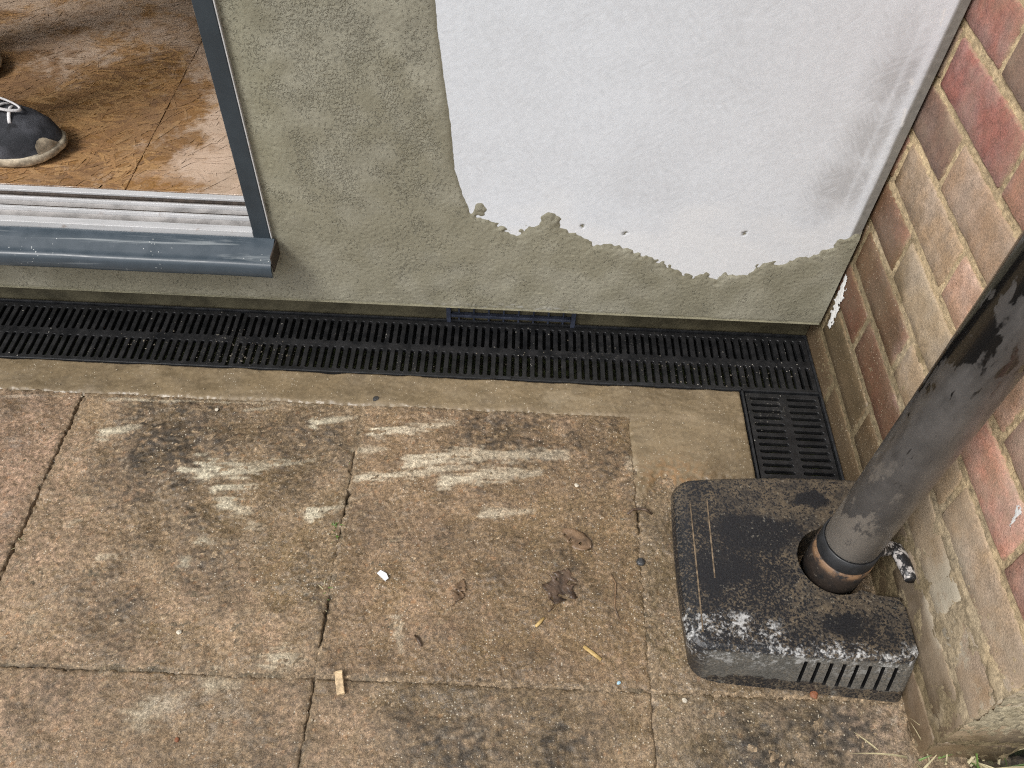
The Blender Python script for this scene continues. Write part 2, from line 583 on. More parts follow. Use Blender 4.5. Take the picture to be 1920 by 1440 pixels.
# cement strip between slabs and drain (L-shaped round the short grate)
def cement_look(X, Y):
    t = 0.5 + 0.3 * F_all(X + .4, Y * 1.6)
    c = np.array((0.196, 0.148, 0.088)) * (0.78 + 0.42 * np.clip(t, 0, 1))[..., None]
    edge = np.exp(-((Y - 0.820) / 0.006) ** 2) * (0.5 + .5 * sstep(-.5, .8, F_big(X * 2, Y)))
    c = mixc(c, (0.30, 0.235, 0.155), edge * 0.45)
    c = mixc(c, (0.36, 0.30, 0.21), stroke_mask(X, Y, SMEARS, 0.2 * F_mid(X * .5, Y)) * .7)
    c = mixc(c, (0.235, 0.182, 0.112), sstep(0.2, 1.6, F_mid(X * .35, Y + .2)) * .6)
    c = mixc(c, (0.12, 0.09, 0.05), sstep(.8, 2.2, F_big(X * .7, Y * 2 + 1)) * .5)
    c = mixc(c, (0.30, 0.165, 0.07), np.exp(-(((X - .27) / .05) ** 2 + ((Y - .70) / .035) ** 2)) * .7 * sstep(-1, 1, F_mid(X, Y)))
    h = 0.0009 * F_big(X, Y) + 0.0002 * F_mid(X, Y) + 0.00004 * F_fine(X, Y)
    w = np.clip(0.7 + 0.2 * F_big(X + 2, Y), 0, 1)
    g = np.clip(0.55 + 0.4 * F_mid(X, Y) + .3 * F_big(X, Y), 0.1, 1)
    return h, c, w, g


def flat_patch(name, x0, x1, y0, y1, zbase, step, look, mat, parent=None):
    xs = np.linspace(x0, x1, max(3, int((x1 - x0) / step)))
    ys = np.linspace(y0, y1, max(3, int((y1 - y0) / step)))
    X, Y = np.meshgrid(xs, ys)
    h, c, w, g = look(X, Y)
    P = np.stack([X, Y, zbase(X, Y) + h], -1)
    P2 = np.pad(P, ((1, 1), (1, 1), (0, 0)), mode='edge')
    ring = np.ones(P2.shape[:2], dtype=bool)
    ring[1:-1, 1:-1] = False
    P2[ring, 2] = -0.045
    me = grid_mesh(name, P2, color=np.pad(c, ((1, 1), (1, 1), (0, 0)), mode='edge'),
                   floats={'wet': np.pad(w, 1, mode='edge'), 'glint_grit': np.pad(g, 1, mode='edge')})
    return link(name, me, mat, parent)


xs = np.concatenate([np.arange(-1.62, -1.0, .01), np.arange(-1.0, 0.4005, 0.0022)])
ys = np.arange(0.640, 0.8825, 0.0022)
X, Y = np.meshgrid(xs, ys)
h, c, w, g = cement_look(X, Y)
lowend = sstep(.715, .650, Y + .008 * F_mid(X, Y) + .010 * F_big(X, Y))
Lx = sstep(.2045, .2175, X + .0015 * F_mid(X, Y)) * 1.0
inner = np.maximum(sstep(.8120, .8215, Y + .0012 * F_mid(X, Y)), Lx)
Zc = -.0022 + .0036 * inner + h - .0042 * lowend - .006 * sstep(.3985, .4005, X) - .006 * sstep(.8800, .8822, Y)
hs_, cs_, ws_, gs_ = ground_look(X, Y)
c = c * (1 - lowend[..., None]) + cs_ * lowend[..., None]
kv = (Y > .8105) | (X > .2030)
keep = kv[:-1, :-1] & kv[1:, :-1] & kv[:-1, 1:] & kv[1:, 1:]
strip = link('cement_strip', grid_mesh('cement_strip', np.stack([X, Y, Zc], -1), keep=keep, color=c, floats={'wet': w, 'glint_grit': g}), mat_cement)
tag(strip, kind='structure')

# soil beside the end of the brick wall
def soil_look(X, Y):
    t = 0.5 + .3 * F_all2(X, Y)
    c = np.array((0.075, 0.055, 0.033)) * (0.5 + 1.0 * np.clip(t, 0, 1))[..., None]
    c = mixc(c, (0.06, 0.08, 0.025), sstep(.4, 1.4, F_mid(X + 3, Y)) * .6)
    return 0.004 * F_mid(X, Y) + 0.0012 * F_fine(X, Y), c, np.clip(0.3 + 0 * X, 0, 1), 0.15 + 0 * X


soil = flat_patch('soil_bed', 0.538, 1.6, -0.9, 0.315, lambda X, Y: -0.012 + 0 * X, 0.006, soil_look, mat_slab)
tag(soil, kind='structure')

# ------------------------------------------------------------------ rendered wall
wall = empty('rendered_wall', (0.09, 1.1, 0))
tag(wall, 'house wall half coated in wet grey-green render over white primed board', 'wall')
WHITE_PX = [(812, -60), (815, 0), (820, 60), (832, 150), (845, 240), (852, 320), (868, 370), (884, 404), (912, 415), (950, 432), (968, 447), (985, 430), (1012, 425),
            (1017, 408), (1034, 401), (1052, 414), (1049, 431), (1090, 445), (1112, 460), (1165, 464), (1200, 480), (1240, 495), (1270, 512), (1300, 522),
            (1322, 516), (1345, 530), (1354, 514), (1382, 520), (1412, 515), (1428, 497), (1445, 494), (1462, 500), (1490, 489), (1530, 480), (1562, 466), (1574, 451), (1590, 452),
            (1606, 440), (1640, 440), (1900, -60)]
WHITE = [(px(a, b, Y=0.980)[0], px(a, b, Y=0.980)[2]) for a, b in WHITE_PX]
WHITE[0] = (WHITE[1][0] - .002, 3.0)
WHITE[-1] = (WHITE[-1][0], 3.0)


def poly_sdf(X, Z, poly):
    """signed distance, positive inside"""
    d = np.full(X.shape, 9.0)
    inside = np.zeros(X.shape, dtype=bool)
    n = len(poly)
    for i in range(n):
        ax, az = poly[i]
        bx_, bz_ = poly[(i + 1) % n]
        L2 = (bx_ - ax) ** 2 + (bz_ - az) ** 2 + 1e-12
        t = np.clip(((X - ax) * (bx_ - ax) + (Z - az) * (bz_ - az)) / L2, 0, 1)
        d = np.minimum(d, np.hypot(X - ax - t * (bx_ - ax), Z - az - t * (bz_ - az)))
        cond = ((az > Z) != (bz_ > Z)) & (X < (bx_ - ax) * (Z - az) / (bz_ - az + 1e-12) + ax)
        inside ^= cond
    return np.where(inside, d, -d)


# cement board, painted white, bare strip at its right edge
mat_board = pigment_mat('primed_board', grain=0.045, grain_scale=700, bump=0.00008, bump_scale=900, rough_dry=0.75, rough_wet=0.5)
zs = np.concatenate([np.arange(WALL_BOTTOM + .01, 0.74, 0.0021), np.arange(0.75, 2.42, 0.04)])
xs = np.arange(-0.16, 0.5341, 0.0021)
X, Z = np.meshgrid(xs, zs)
a = math.radians(35)
s1 = F_fine((X * math.cos(a) + Z * math.sin(a)) * .16, (-X * math.sin(a) + Z * math.cos(a)) * 1.5)
a = math.radians(-55)
s2 = F_fine((X * math.cos(a) + Z * math.sin(a)) * .16 + 1, (-X * math.sin(a) + Z * math.cos(a)) * 1.5)
sel = sstep(-.6, .6, F_big(X, Z))
brush = s1 * sel + s2 * (1 - sel)
thin = np.clip(0.16 + 0.03 * F_big(X * .8 + 2, Z * .8) + 0.05 * F_huge(X, Z + 1) + 0.085 * brush + 0.02 * F_mid(X, Z), 0, 1)
edge_x = px(1800, 0, Y=BOARD_Y)[0] + (Z - px(1800, 0, Y=BOARD_Y)[2]) * (px(1800, 0, Y=BOARD_Y)[0] - px(1604, 450, Y=BOARD_Y)[0]) / (px(1800, 0, Y=BOARD_Y)[2] - px(1604, 450, Y=BOARD_Y)[2])
edge_x = np.clip(edge_x, .4, .520)
dx = edge_x - X
for pxx, pyy, rr, ss in ((1690, 150, 46, .75), (1640, 255, 46, .75), (1585, 350, 50, .8), (1700, 60, 40, .3), (1560, 60, 120, .12), (1540, 400, 50, .2), (960, 170, 90, .10)):
    q = px(pxx, pyy, Y=BOARD_Y)
    thin = np.maximum(thin, np.clip(ss * 1.2 * np.exp(-(((X - q[0]) / (rr * .0009)) ** 2 + ((Z - q[2]) / (rr * .0011)) ** 2)) * (1 + .30 * brush) + .05 * brush, 0, 1) + 0.06)
thick = np.exp(-((dx - .008) / .006) ** 2) * .9 + .5 * np.exp(-((dx - .03) / .004) ** 2)
low = sstep(.32, .22, Z + .02 * F_big(X * .6, Z))
thin = thin * (1 - np.clip(thick, 0, 1)) * (1 - 0.75 * low)
c = np.array((0.75, 0.785, 0.835)) * np.ones(X.shape + (1,))
c = mixc(c, (0.47, 0.475, 0.49), np.clip(thin, 0, .85))
c = mixc(c, (0.80, 0.795, 0.79), low * .4)
bare = sstep(-.0022, .0022, -dx + .0004 * F_big(X, Z))
cb = np.array((0.215, 0.205, 0.185)) * (1 + .06 * F_mid(X, Z) + .02 * F_fine(X, Z))[..., None]
c = c * (1 - bare[..., None]) + cb * bare[..., None]
# scratches and nail marks
for (a0, b0, a1, b1, wpx) in ((1772, 15, 1764, 46, 2.2), (1698, 205, 1690, 236, 3), (1708, 150, 1711, 158, 3)):
    p0, p1 = px(a0, b0, Y=BOARD_Y), px(a1, b1, Y=BOARD_Y)
    L2 = (p1[0] - p0[0]) ** 2 + (p1[2] - p0[2]) ** 2
    t = np.clip(((X - p0[0]) * (p1[0] - p0[0]) + (Z - p0[2]) * (p1[2] - p0[2])) / L2, 0, 1)
    d = np.hypot(X - p0[0] - t * (p1[0] - p0[0]), Z - p0[2] - t * (p1[2] - p0[2]))
    c = mixc(c, (.85, .85, .85), sstep(wpx * .0009, 0, d + .0004 * F_fine(X, Z)))
Yb = BOARD_Y - 0.00003 * F_mid(X, Z) + 0.0006 * bare * 0
dents = []
for a0, b0 in ((1172, 438), (1092, 424), (1396, 438)):
    q = px(a0, b0, Y=BOARD_Y)
    dd = np.hypot((X - q[0]) * 1.0, (Z - q[2]) * .8) + .0015 * F_fine(X, Z)
    Yb = Yb + 0.002 * sstep(.0042, .0015, dd)
    c = mixc(c, (.20, .195, .18), sstep(.0042, .002, dd))
board = link('cement_board', grid_mesh('cement_board', np.stack([X, Yb, Z], -1), color=c, floats={'wet': 0 * X + .1}), mat_board, wall)
tag(board, 'white primed cement board left bare of render')

# render coat: real thickness with an uneven trowelled edge, opening for the door
M = Mat('wet_render')
v = M.coord('Object')
rz = M.attr('rough', 'Fac')
base = M.attr('pigment')
w1 = M.noise(M.coord('Object', scale=(1, 1, .8)), 300, 4, .62, .1)
w2 = M.noise(v, 420, 3, .6)
thr_ = M.ramp(rz, 0, 1.2, .60, .45)
pitm = M.ramp(M.math('SUBTRACT', w1, thr_), 0.0, .15)
sand = M.noise(v, 1100, 2, .6)
col = M.mix(1.0, base, M.mix(M.ramp(sand, .35, .65), (.90, .90, .90), (1.09, 1.09, 1.09)), 'MULTIPLY')
h_ = M.math('ADD', M.math('MULTIPLY', pitm, -1.0), M.math('MULTIPLY', w2, .45))
nrm = M.bump(sand, .0002)
nrm = M.bump(h_, .0010, 1.0, nrm)
mat_render = M.finish(col, M.ramp(M.attr('wet', 'Fac'), 0, 1, .74, .45), nrm)
R_fine = Field(21, 0.0042, 0.008, step=0.0015)
R_mid = Field(22, 0.010, 0.026, step=0.0015)
xs = np.concatenate([np.arange(-2.9, -1.2, 0.02), np.arange(-1.2, 0.5352, 0.0017)])
zs = np.concatenate([np.arange(WALL_BOTTOM, 0.70, 0.0017), np.arange(0.705, 2.42, 0.012)])
X, Z = np.meshgrid(xs, zs)
sdf = poly_sdf(X, Z, WHITE)
for a0, b0, rr in ((900, 396, .0085),):
    q = px(a0, b0, Y=.98)
    sdf = np.minimum(sdf, np.hypot(X - q[0], (Z - q[2]) * .8) - rr)
edge_n = .0014 * R_mid(X * .7, Z * .7) + .0016 * F_mid(X, Z) + .0002 * R_fine(X, Z)
lowedge = sstep(.33, .24, Z)
cov = -(sdf) + edge_n * (.15 + .85 * lowedge)          # >0 covered
th = 1 - np.exp(-np.clip(cov, 0, None) / .007)
rough_zone = np.clip(.46 + .26 * F_big(X * 1.6, Z * 1.2) + .16 * F_big(X * .8, Z * .8) + .42 * np.exp(-(((X - (-.20)) / .12) ** 2 + ((Z - .45) / .18) ** 2)) - .5 * np.exp(-(((X + .33) / .04) ** 2 + ((Z - .30) / .15) ** 2)), 0.06, 1.25)
nz_ = R_fine(X, Z) * .8 + R_fine(X * .7 + .5, Z * .6) * .5 + .25 * R_mid(X, Z)
thr = 1.05 - 1.0 * rough_zone
pit = -np.clip(nz_ - thr, 0, 1.1)                          # torn pits in a trowelled plane
drag = F_fine(X * .9 + 2, Z * .12)                         # a few vertical trowel scratches
drag_h = F_fine(X * .10 + 1, Z * .9)                       # horizontal trowel drag low down
wl = sstep(.30, .20, Z)
tex = pit * .00025 - .0007 * np.clip(drag - 2.3, 0, 1) * (1 - wl) + (.00014 * R_fine(X * .5, Z * .9) + .00022 * np.clip(drag_h - .8, 0, 1.5)) * wl
tex = tex + .00012 * R_mid(X, Z) + .0003 * F_big(X, Z)
bottom = sstep(WALL_BOTTOM + .006, WALL_BOTTOM, Z)
depth = np.where(cov > 0, th * .0028 + tex * sstep(.1, .8, th), cov * .3) - bottom * .0010
Yr = BOARD_Y - depth
door = (X < JAMB_X - .0005) & (Z > 0.185)
door |= (X < -2.45) & (Z > .185) & (X > -9) & (Z < 0)
kv = (cov > -.0040)
keep = kv[:-1, :-1] & kv[1:, :-1] & kv[:-1, 1:] & kv[1:, 1:]
keep &= ~(door[:-1, :-1] | door[1:, :-1] | door[:-1, 1:] | door[1:, 1:]) | ((X < -2.45) | (Z > 2.22))[:-1, :-1]
t = 0.5 + .25 * F_all(X, Z)
c = np.array((0.322, 0.308, 0.240)) * (0.88 + .24 * np.clip(t, 0, 1))[..., None]
wetp = np.clip(.35 + .3 * F_big(X + 1, Z) + .25 * F_huge(X, Z) + .3 * lowedge, 0, 1)
c = mixc(c, (0.235, 0.221, 0.157), wetp * .6)

c = mixc(c, (0.37, 0.35, 0.26), sstep(1.5, 2.4, drag_h) * wl * .8)
c = mixc(c, (0.35, 0.33, 0.25), sstep(2.3, 3.0, drag) * (1 - wl) * .6)
c = mixc(c, (0.30, 0.285, 0.19), np.exp(-(((X + .345) / .03) ** 2)) * sstep(.22, .34, Z) * .4)
c = mixc(c, (0.20, 0.186, 0.128), sstep(.008, 0, cov) * .5)
# paler scraped line along the bottom edge, with a little white
wsm = sstep(WALL_BOTTOM + .016, WALL_BOTTOM + .003, Z + .003 * F_mid(X, Z)) * np.exp(-((X - .02) / .13) ** 2)
c = mixc(c, (0.46, 0.46, 0.43), wsm * sstep(-.2, 1.2, F_mid(X * .6, Z * 1.5)) * .8)
c = mixc(c, (0.36, 0.345, 0.26), sstep(WALL_BOTTOM + .004, WALL_BOTTOM, Z) * .6)
coat = link('render_coat', grid_mesh('render_coat', np.stack([X, Yr, Z], -1), keep=keep, color=c, floats={'wet': wetp, 'rough': rough_zone * (1 - .40 * wl) * (.35 + .65 * sstep(0, .03, cov))}), mat_render, wall)
tag(coat, 'wet grey-green render coat with ragged edge')

mat_block = pigment_mat('wall_block', grain=0.2)
mat_core = simple_mat('blockwork', (0.22, 0.205, 0.14), 0.85, var=.2, scale=30, bump=.001)
mat_plinth = simple_mat('shade_toned_plinth', (0.105, 0.092, 0.055), 0.6, var=.35, scale=22, bump=.0015, bump_scale=180)  # base colour darkened to stand in for shade under the overhang
# core behind the board, with the underside of the overhang
bm = bmesh.new()
add_box(bm, JAMB_X + .001, 0.534, 0.9855, 1.28, WALL_BOTTOM + .0006, 2.42)
add_box(bm, -2.9, JAMB_X + .001, 0.9855, 1.03, WALL_BOTTOM + .0006, 0.1845)
add_box(bm, -2.9, -2.452, 0.9855, 1.28, 0.1845, 2.42)
add_box(bm, -2.452, JAMB_X + .001, 0.9855, 1.28, 2.222, 2.42)
bm_obj('wall_core', bm, mat_core, wall)
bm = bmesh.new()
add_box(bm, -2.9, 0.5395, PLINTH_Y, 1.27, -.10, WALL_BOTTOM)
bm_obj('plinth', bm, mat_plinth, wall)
# underside lip of the render
bm = bmesh.new()
add_box(bm, -2.9, 0.533, 0.9795, 0.9853, WALL_BOTTOM - .0012, WALL_BOTTOM + .0003, .0004, 1)
bm_obj('render_stop_edge', bm, mat_core, wall)

# air brick low in the plinth
mat_blackpl = simple_mat('black_plastic', (0.018, 0.019, 0.021), 0.38, var=.3, scale=60, bump=.0002, bump_scale=500)
mat_bluepl = simple_mat('blue_black_plastic', (0.045, 0.054, 0.082), 0.45, var=.3, scale=50)
ab = empty('air_brick', (0.011, PLINTH_Y, 0.0), wall)
ab.matrix_parent_inverse = Matrix.Translation(wall.location).inverted()
def ab_part(name, *b, bev=.001):
    o = box_obj(name, *b, mat_bluepl, None, bev)
    o.parent = ab
    o.matrix_parent_inverse = Matrix.Translation((0.011, PLINTH_Y, 0)).inverted()
    return o
ab_part('frame', -.103, .125, 1.0125, 1.0195, .050, .058)
ab_part('frame', -.103, .125, 1.0125, 1.0195, -.022, -.012)
ab_part('frame', -.103, -.095, 1.0125, 1.0195, -.0118, .0498)
ab_part('frame', .117, .125, 1.0125, 1.0195, -.0118, .0498)
ab_part('ledge', -.094, .116, 1.0105, 1.0195, .012, .018)
for i in range(8):
    xx = -.094 + (i + .5) * .210 / 8
    ab_part('vane', xx - .0015, xx + .0015, 1.0145, 1.0195, -.0116, .0118, bev=.0004)
    ab_part('vane', xx - .0015, xx + .0015, 1.0145, 1.0195, .0182, .0496, bev=.0004)

# ------------------------------------------------------------------ brick wall
bw = empty('brick_wall', (BRICK_X, 0.64, 0))
tag(bw, 'weathered red and tan brick wall returning at right angles to the rendered wall', 'wall')
M = Mat('weathered_brick')
oi = M.node('ShaderNodeObjectInfo')
off = M.node('ShaderNodeVectorMath', operation='SCALE')
cmb = M.node('ShaderNodeCombineXYZ')
for i in range(3): M.put(cmb.inputs[i], oi.outputs['Random'])
M.t.links.new(cmb.outputs[0], off.inputs[0])
off.inputs['Scale'].default_value = 37.0
add = M.node('ShaderNodeVectorMath', operation='ADD')
M.t.links.new(M.node('ShaderNodeTexCoord').outputs['Object'], add.inputs[0])
M.t.links.new(off.outputs[0], add.inputs[1])
bv = add.outputs[0]
wp = M.coord('Position')
base = oi.outputs['Color']
n_big = M.noise(bv, 14, 5, .6)
n_mid = M.noise(bv, 70, 5, .65)
n_fin = M.noise(bv, 420, 3, .65)
hs = M.node('ShaderNodeHueSaturation')
M.put(hs.inputs['Color'], base)
M.put(hs.inputs['Value'], M.math('MULTIPLY', M.ramp(n_mid, .3, .7, .80, 1.16), M.ramp(n_fin, .35, .65, .78, 1.2)))
M.put(hs.inputs['Saturation'], M.ramp(n_big, .3, .7, .58, .88))
col = hs.outputs[0]
col = M.mix(M.ramp(n_big, .52, .72, 0, .55), col, (0.30, 0.225, 0.165))
dk = M.ramp(M.noise(bv, 260, 4, .7), .60, .70, 0, .7)
col = M.mix(dk, col, (0.055, 0.04, 0.032))
# mortar wiped over the arrises
gen = M.node('ShaderNodeTexCoord').outputs['Generated']
gx_, gy_, gz_ = M.sep(gen)[:3]
ey_ = M.math('MULTIPLY', M.math('SUBTRACT', .5, M.math('ABSOLUTE', M.math('SUBTRACT', gy_, .5))), .215)
ez_ = M.math('MULTIPLY', M.math('SUBTRACT', .5, M.math('ABSOLUTE', M.math('SUBTRACT', gz_, .5))), .065)
ed = M.math('MINIMUM', ey_, ez_)
ed = M.math('ADD', ed, M.math('MULTIPLY', M.math('SUBTRACT', M.noise(bv, 75, 4, .7), .5), .013))
px_, py_, pz_ = M.sep(wp)[:3]
wipe = M.ramp(ed, .0040, -.001)
wipe = M.math('MULTIPLY', wipe, M.ramp(pz_, .45, .18, .55, .95))
haze_n = M.math('MULTIPLY', M.ramp(M.noise(wp, 9, 6, .68), .40, .62, 0, .62), M.ramp(py_, .75, .5, .45, 1))
col = M.mix(haze_n, col, (0.36, 0.285, 0.205))
col = M.mix(wipe, col, (0.40, 0.305, 0.195))
# lime bloom on the lowest near courses
bl = M.math('MULTIPLY', M.ramp(M.noise(wp, 16, 6, .7), .43, .58), M.math('MULTIPLY', M.ramp(pz_, .27, .19), M.ramp(py_, .52, .44)))
bl = M.math('MULTIPLY', bl, M.ramp(pz_, .10, .14))
col = M.mix(M.math('MULTIPLY', bl, .75), col, (0.46, 0.42, 0.33))
# damp stain rising from the drain corner and along the foot of the wall
wn1 = M.math('MULTIPLY', M.math('SUBTRACT', M.noise(wp, 7, 6, .65), .5), .34)
lim = M.math('ADD', M.ramp(py_, .45, .98, .07, .38), wn1)
damp = M.ramp(M.math('SUBTRACT', lim, pz_), -.035, .05)
col = M.mix(M.math('MULTIPLY', damp, .85), col, M.mix(.45, M.mix(1.0, col, (0.55, 0.47, 0.36), 'MULTIPLY'), (0.115, 0.085, 0.050)))
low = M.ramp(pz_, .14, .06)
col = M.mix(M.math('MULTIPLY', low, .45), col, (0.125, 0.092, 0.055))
gd = M.voronoi(wp, 240)
gsep = M.node('ShaderNodeSeparateColor')
M.t.links.new(M.voronoi(wp, 240, out='Color'), gsep.inputs[0])
glint = M.math('MULTIPLY', M.ramp(gd, M.ramp(gsep.outputs[1], 0, 1, .10, .26), .05), M.math('GREATER_THAN', gsep.outputs[0], .55))
glint = M.math('MULTIPLY', glint, M.math('MULTIPLY', M.ramp(damp, .1, .5), M.ramp(py_, .55, .80)))
col = M.mix(M.math('MULTIPLY', glint, .85), col, (0.72, 0.62, 0.46))  # wet sparkle painted into the brick colour as pale specks
nrm = M.bump(n_fin, .0008)
nrm = M.bump(n_mid, .0009, .8, nrm)
mat_brick = M.finish(col, M.ramp(damp, 0, 1, .82, .34), nrm)

# mortar sheet, slightly recessed, with the end face
def mortar_look(Yg, Zg):
    t = 0.5 + .3 * F_all2(Yg + 2, Zg)
    c = np.array((0.49, 0.375, 0.225)) * (0.78 + .44 * np.clip(t, 0, 1))[..., None]
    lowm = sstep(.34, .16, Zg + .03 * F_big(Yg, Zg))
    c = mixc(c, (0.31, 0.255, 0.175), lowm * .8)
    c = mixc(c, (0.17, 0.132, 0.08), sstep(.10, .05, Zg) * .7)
    dampm = sstep(-.03, .05, (.13 + .2 * sstep(.42, .98, Yg)) - Zg + .05 * F_big(Yg, Zg))
    c = mixc(c, (0.155, 0.12, 0.065), dampm * .6)
    c = mixc(c, (0.05, 0.042, 0.03), sstep(1.1, 2.2, F_mid(Yg + 1, Zg)) * .55)
    return c, dampm


mat_mortar = pigment_mat('lime_mortar', grain=.3, grain_scale=700, bump=.0009, bump_scale=450, rough_dry=.88, rough_wet=.4)
ys = np.concatenate([np.arange(0.3065, 1.0, 0.003), np.arange(1.01, 1.29, .02)])
zs = np.concatenate([np.arange(-.05, 0.78, 0.003), np.arange(0.80, 2.45, 0.03)])
Yg, Zg = np.meshgrid(ys, zs)
c, dm = mortar_look(Yg, Zg)
Xg = BRICK_X + 0.0020 + 0.0006 * F_mid(Yg, Zg) + 0.0004 * F_fine(Yg, Zg)
# thicker, smeared bed near the foot at the front end
Xg = Xg - 0.0035 * np.exp(-((Zg - .2055) / .012) ** 2) * sstep(.56, .46, Yg)
cover_n = sstep(.05, .9, .9 * F_big(Yg * 1.3 + .6, Zg * 1.3) + .5 * F_mid(Yg, Zg))
foot = np.maximum(sstep(.235, .19, Zg) * sstep(.60, .50, Yg) * cover_n, sstep(.15, .115, Zg + .012 * F_big(Yg, Zg)) * np.clip(cover_n + .35, 0, 1) * sstep(.66, .54, Yg))
foot = np.maximum(foot * .8, 0 * sstep(.26, .20, Zg + .02 * F_big(Yg, Zg)) * sstep(.80, .90, Yg) * np.clip(cover_n + .1, 0, 1))
Xg = Xg - .0036 * foot
link('mortar', grid_mesh('mortar', np.stack([Xg, Yg, Zg], -1)[:, ::-1], color=c[:, ::-1], floats={'wet': dm[:, ::-1]}), mat_mortar, bw)
xs = np.arange(BRICK_X + .003, BRICK_X + .115, .004)
zs = np.concatenate([np.arange(-.05, 0.6, 0.004), np.arange(0.62, 2.45, 0.03)])
Xg, Zg = np.meshgrid(xs, zs)
c, dm = mortar_look(Xg, Zg)
Yg = 0.3095 + 0.0014 * F_mid(Xg, Zg) + .001 * F_fine(Xg, Zg) - .004 * np.exp(-((Zg - .16) / .05) ** 2)
c = mixc(c, (0.36, 0.31, 0.21), sstep(.26, .18, Zg) * sstep(.08, .12, Zg))
link('mortar', grid_mesh('mortar', np.stack([Xg, Yg, Zg], -1), color=c, floats={'wet': dm}), mat_mortar, bw)
box_obj('wall_core', BRICK_X + .012, BRICK_X + .112, .318, 1.285, -.05, 2.43, mat_core, bw)

# brick meshes: a few irregular variants shared by all
def brick_mesh(L, seed):
    r = random.Random(seed)
    H, D = 0.065, 0.1025
    ny, nz = (15, 6) if L > .15 else (8, 6)
    bm = bmesh.new()
    F = []
    def jit(s): return r.uniform(-s, s)
    top = [jit(.0008) for _ in range(ny + 1)]
    bot = [jit(.0008) for _ in range(ny + 1)]
    lef = [jit(.0008) for _ in range(nz + 1)]
    rig = [jit(.0008) for _ in range(nz + 1)]
    warp = [jit(.0009) for _ in range(4)]
    grid = []
    us_ = [0, .0028 / L] + [.0028 / L + (1 - .0056 / L) * i / (ny - 2) for i in range(1, ny - 2)] + [1 - .0028 / L, 1]
    ws_ = [0, .0028 / H] + [.0028 / H + (1 - .0056 / H) * i / (nz - 2) for i in range(1, nz - 2)] + [1 - .0028 / H, 1]
    for j in range(nz + 1):
        row = []
        for i in range(ny + 1):
            u, w = us_[i], ws_[j]
            y = (u - .5) * L + (1 - u) * lef[j] + u * rig[j]
            z = (w - .5) * H + (1 - w) * bot[i] + w * top[i]
            dy = min(u, 1 - u) * L
            dz = min(w, 1 - w) * H
            rnd_ = 0.0018 if (i in (0, ny) or j in (0, nz)) else 0
            if (i in (0, ny)) and (j in (0, nz)):
                y *= .988; z *= .965; rnd_ = .0032
            x = rnd_ + warp[0] * u + warp[1] * w + jit(.00035)
            if r.random() < .03 and rnd_: x += .003
            row.append(bm.verts.new((x, y, z)))
        grid.append(row)
    for j in range(nz):
        for i in range(ny):
            bm.faces.new((grid[j][i], grid[j + 1][i], grid[j + 1][i + 1], grid[j][i + 1]))
    loop = [grid[0][i] for i in range(ny + 1)] + [grid[j][ny] for j in range(1, nz + 1)] + [grid[nz][i] for i in range(ny - 1, -1, -1)] + [grid[j][0] for j in range(nz - 1, 0, -1)]
    back = [bm.verts.new((D, v_.co.y, v_.co.z)) for v_ in loop]
    n = len(loop)
    for i in range(n):
        bm.faces.new((loop[i], loop[(i + 1) % n], back[(i + 1) % n], back[i]))
    bm.faces.new(list(reversed(back)))
    bmesh.ops.recalc_face_normals(bm, faces=bm.faces)
    me = bpy.data.meshes.new('brick')
    bm.to_mesh(me)
    bm.free()
    me.polygons.foreach_set('use_smooth', np.ones(len(me.polygons), dtype=bool))
    me.materials.append(mat_brick)
    return me


full_v = [brick_mesh(.2145, 40 + i) for i in range(7)]
half_v = [brick_mesh(.1035, 60 + i) for i in range(4)]


def lin(r, g, b, k=1.0):
    return tuple(k * m_ * ((c_ / 255 + .055) / 1.055) ** 2.4 for c_, m_ in zip((r, g, b), (.93, .93, .66))) + (1,)


PALETTE = [lin(150, 80, 64), lin(128, 84, 70), lin(165, 125, 98), lin(160, 94, 72), lin(178, 122, 98), lin(120, 82, 70), lin(150, 112, 90)]
KNOWN = {  # (course, brick counted from the corner)
    (0, 0): (160, 82, 66), (0, 1): (128, 84, 72), (1, 0): (158, 76, 62), (1, 1): (178, 100, 70), (2, 0): (126, 88, 78), (2, 1): (176, 134, 108), (2, 2): (158, 96, 78),
    (3, 0): (174, 138, 110), (3, 1): (198, 142, 116), (3, 2): (178, 120, 98), (4, 0): (150, 96, 76), (4, 1): (176, 148, 124), (4, 2): (206, 128, 106), (4, 3): (178, 118, 106),
    (5, 0): (140, 92, 72), (5, 1): (172, 140, 112), (5, 2): (180, 146, 120), (6, 0): (138, 62, 52), (6, 1): (142, 74, 64), (6, 2): (150, 122, 92), (6, 3): (164, 132, 108),
    (-1, 0): (166, 92, 68), (-1, 1): (150, 78, 60), (-2, 0): (140, 80, 62)}
BED = 0.0765
END_Y = 0.3075
rb = random.Random(5)
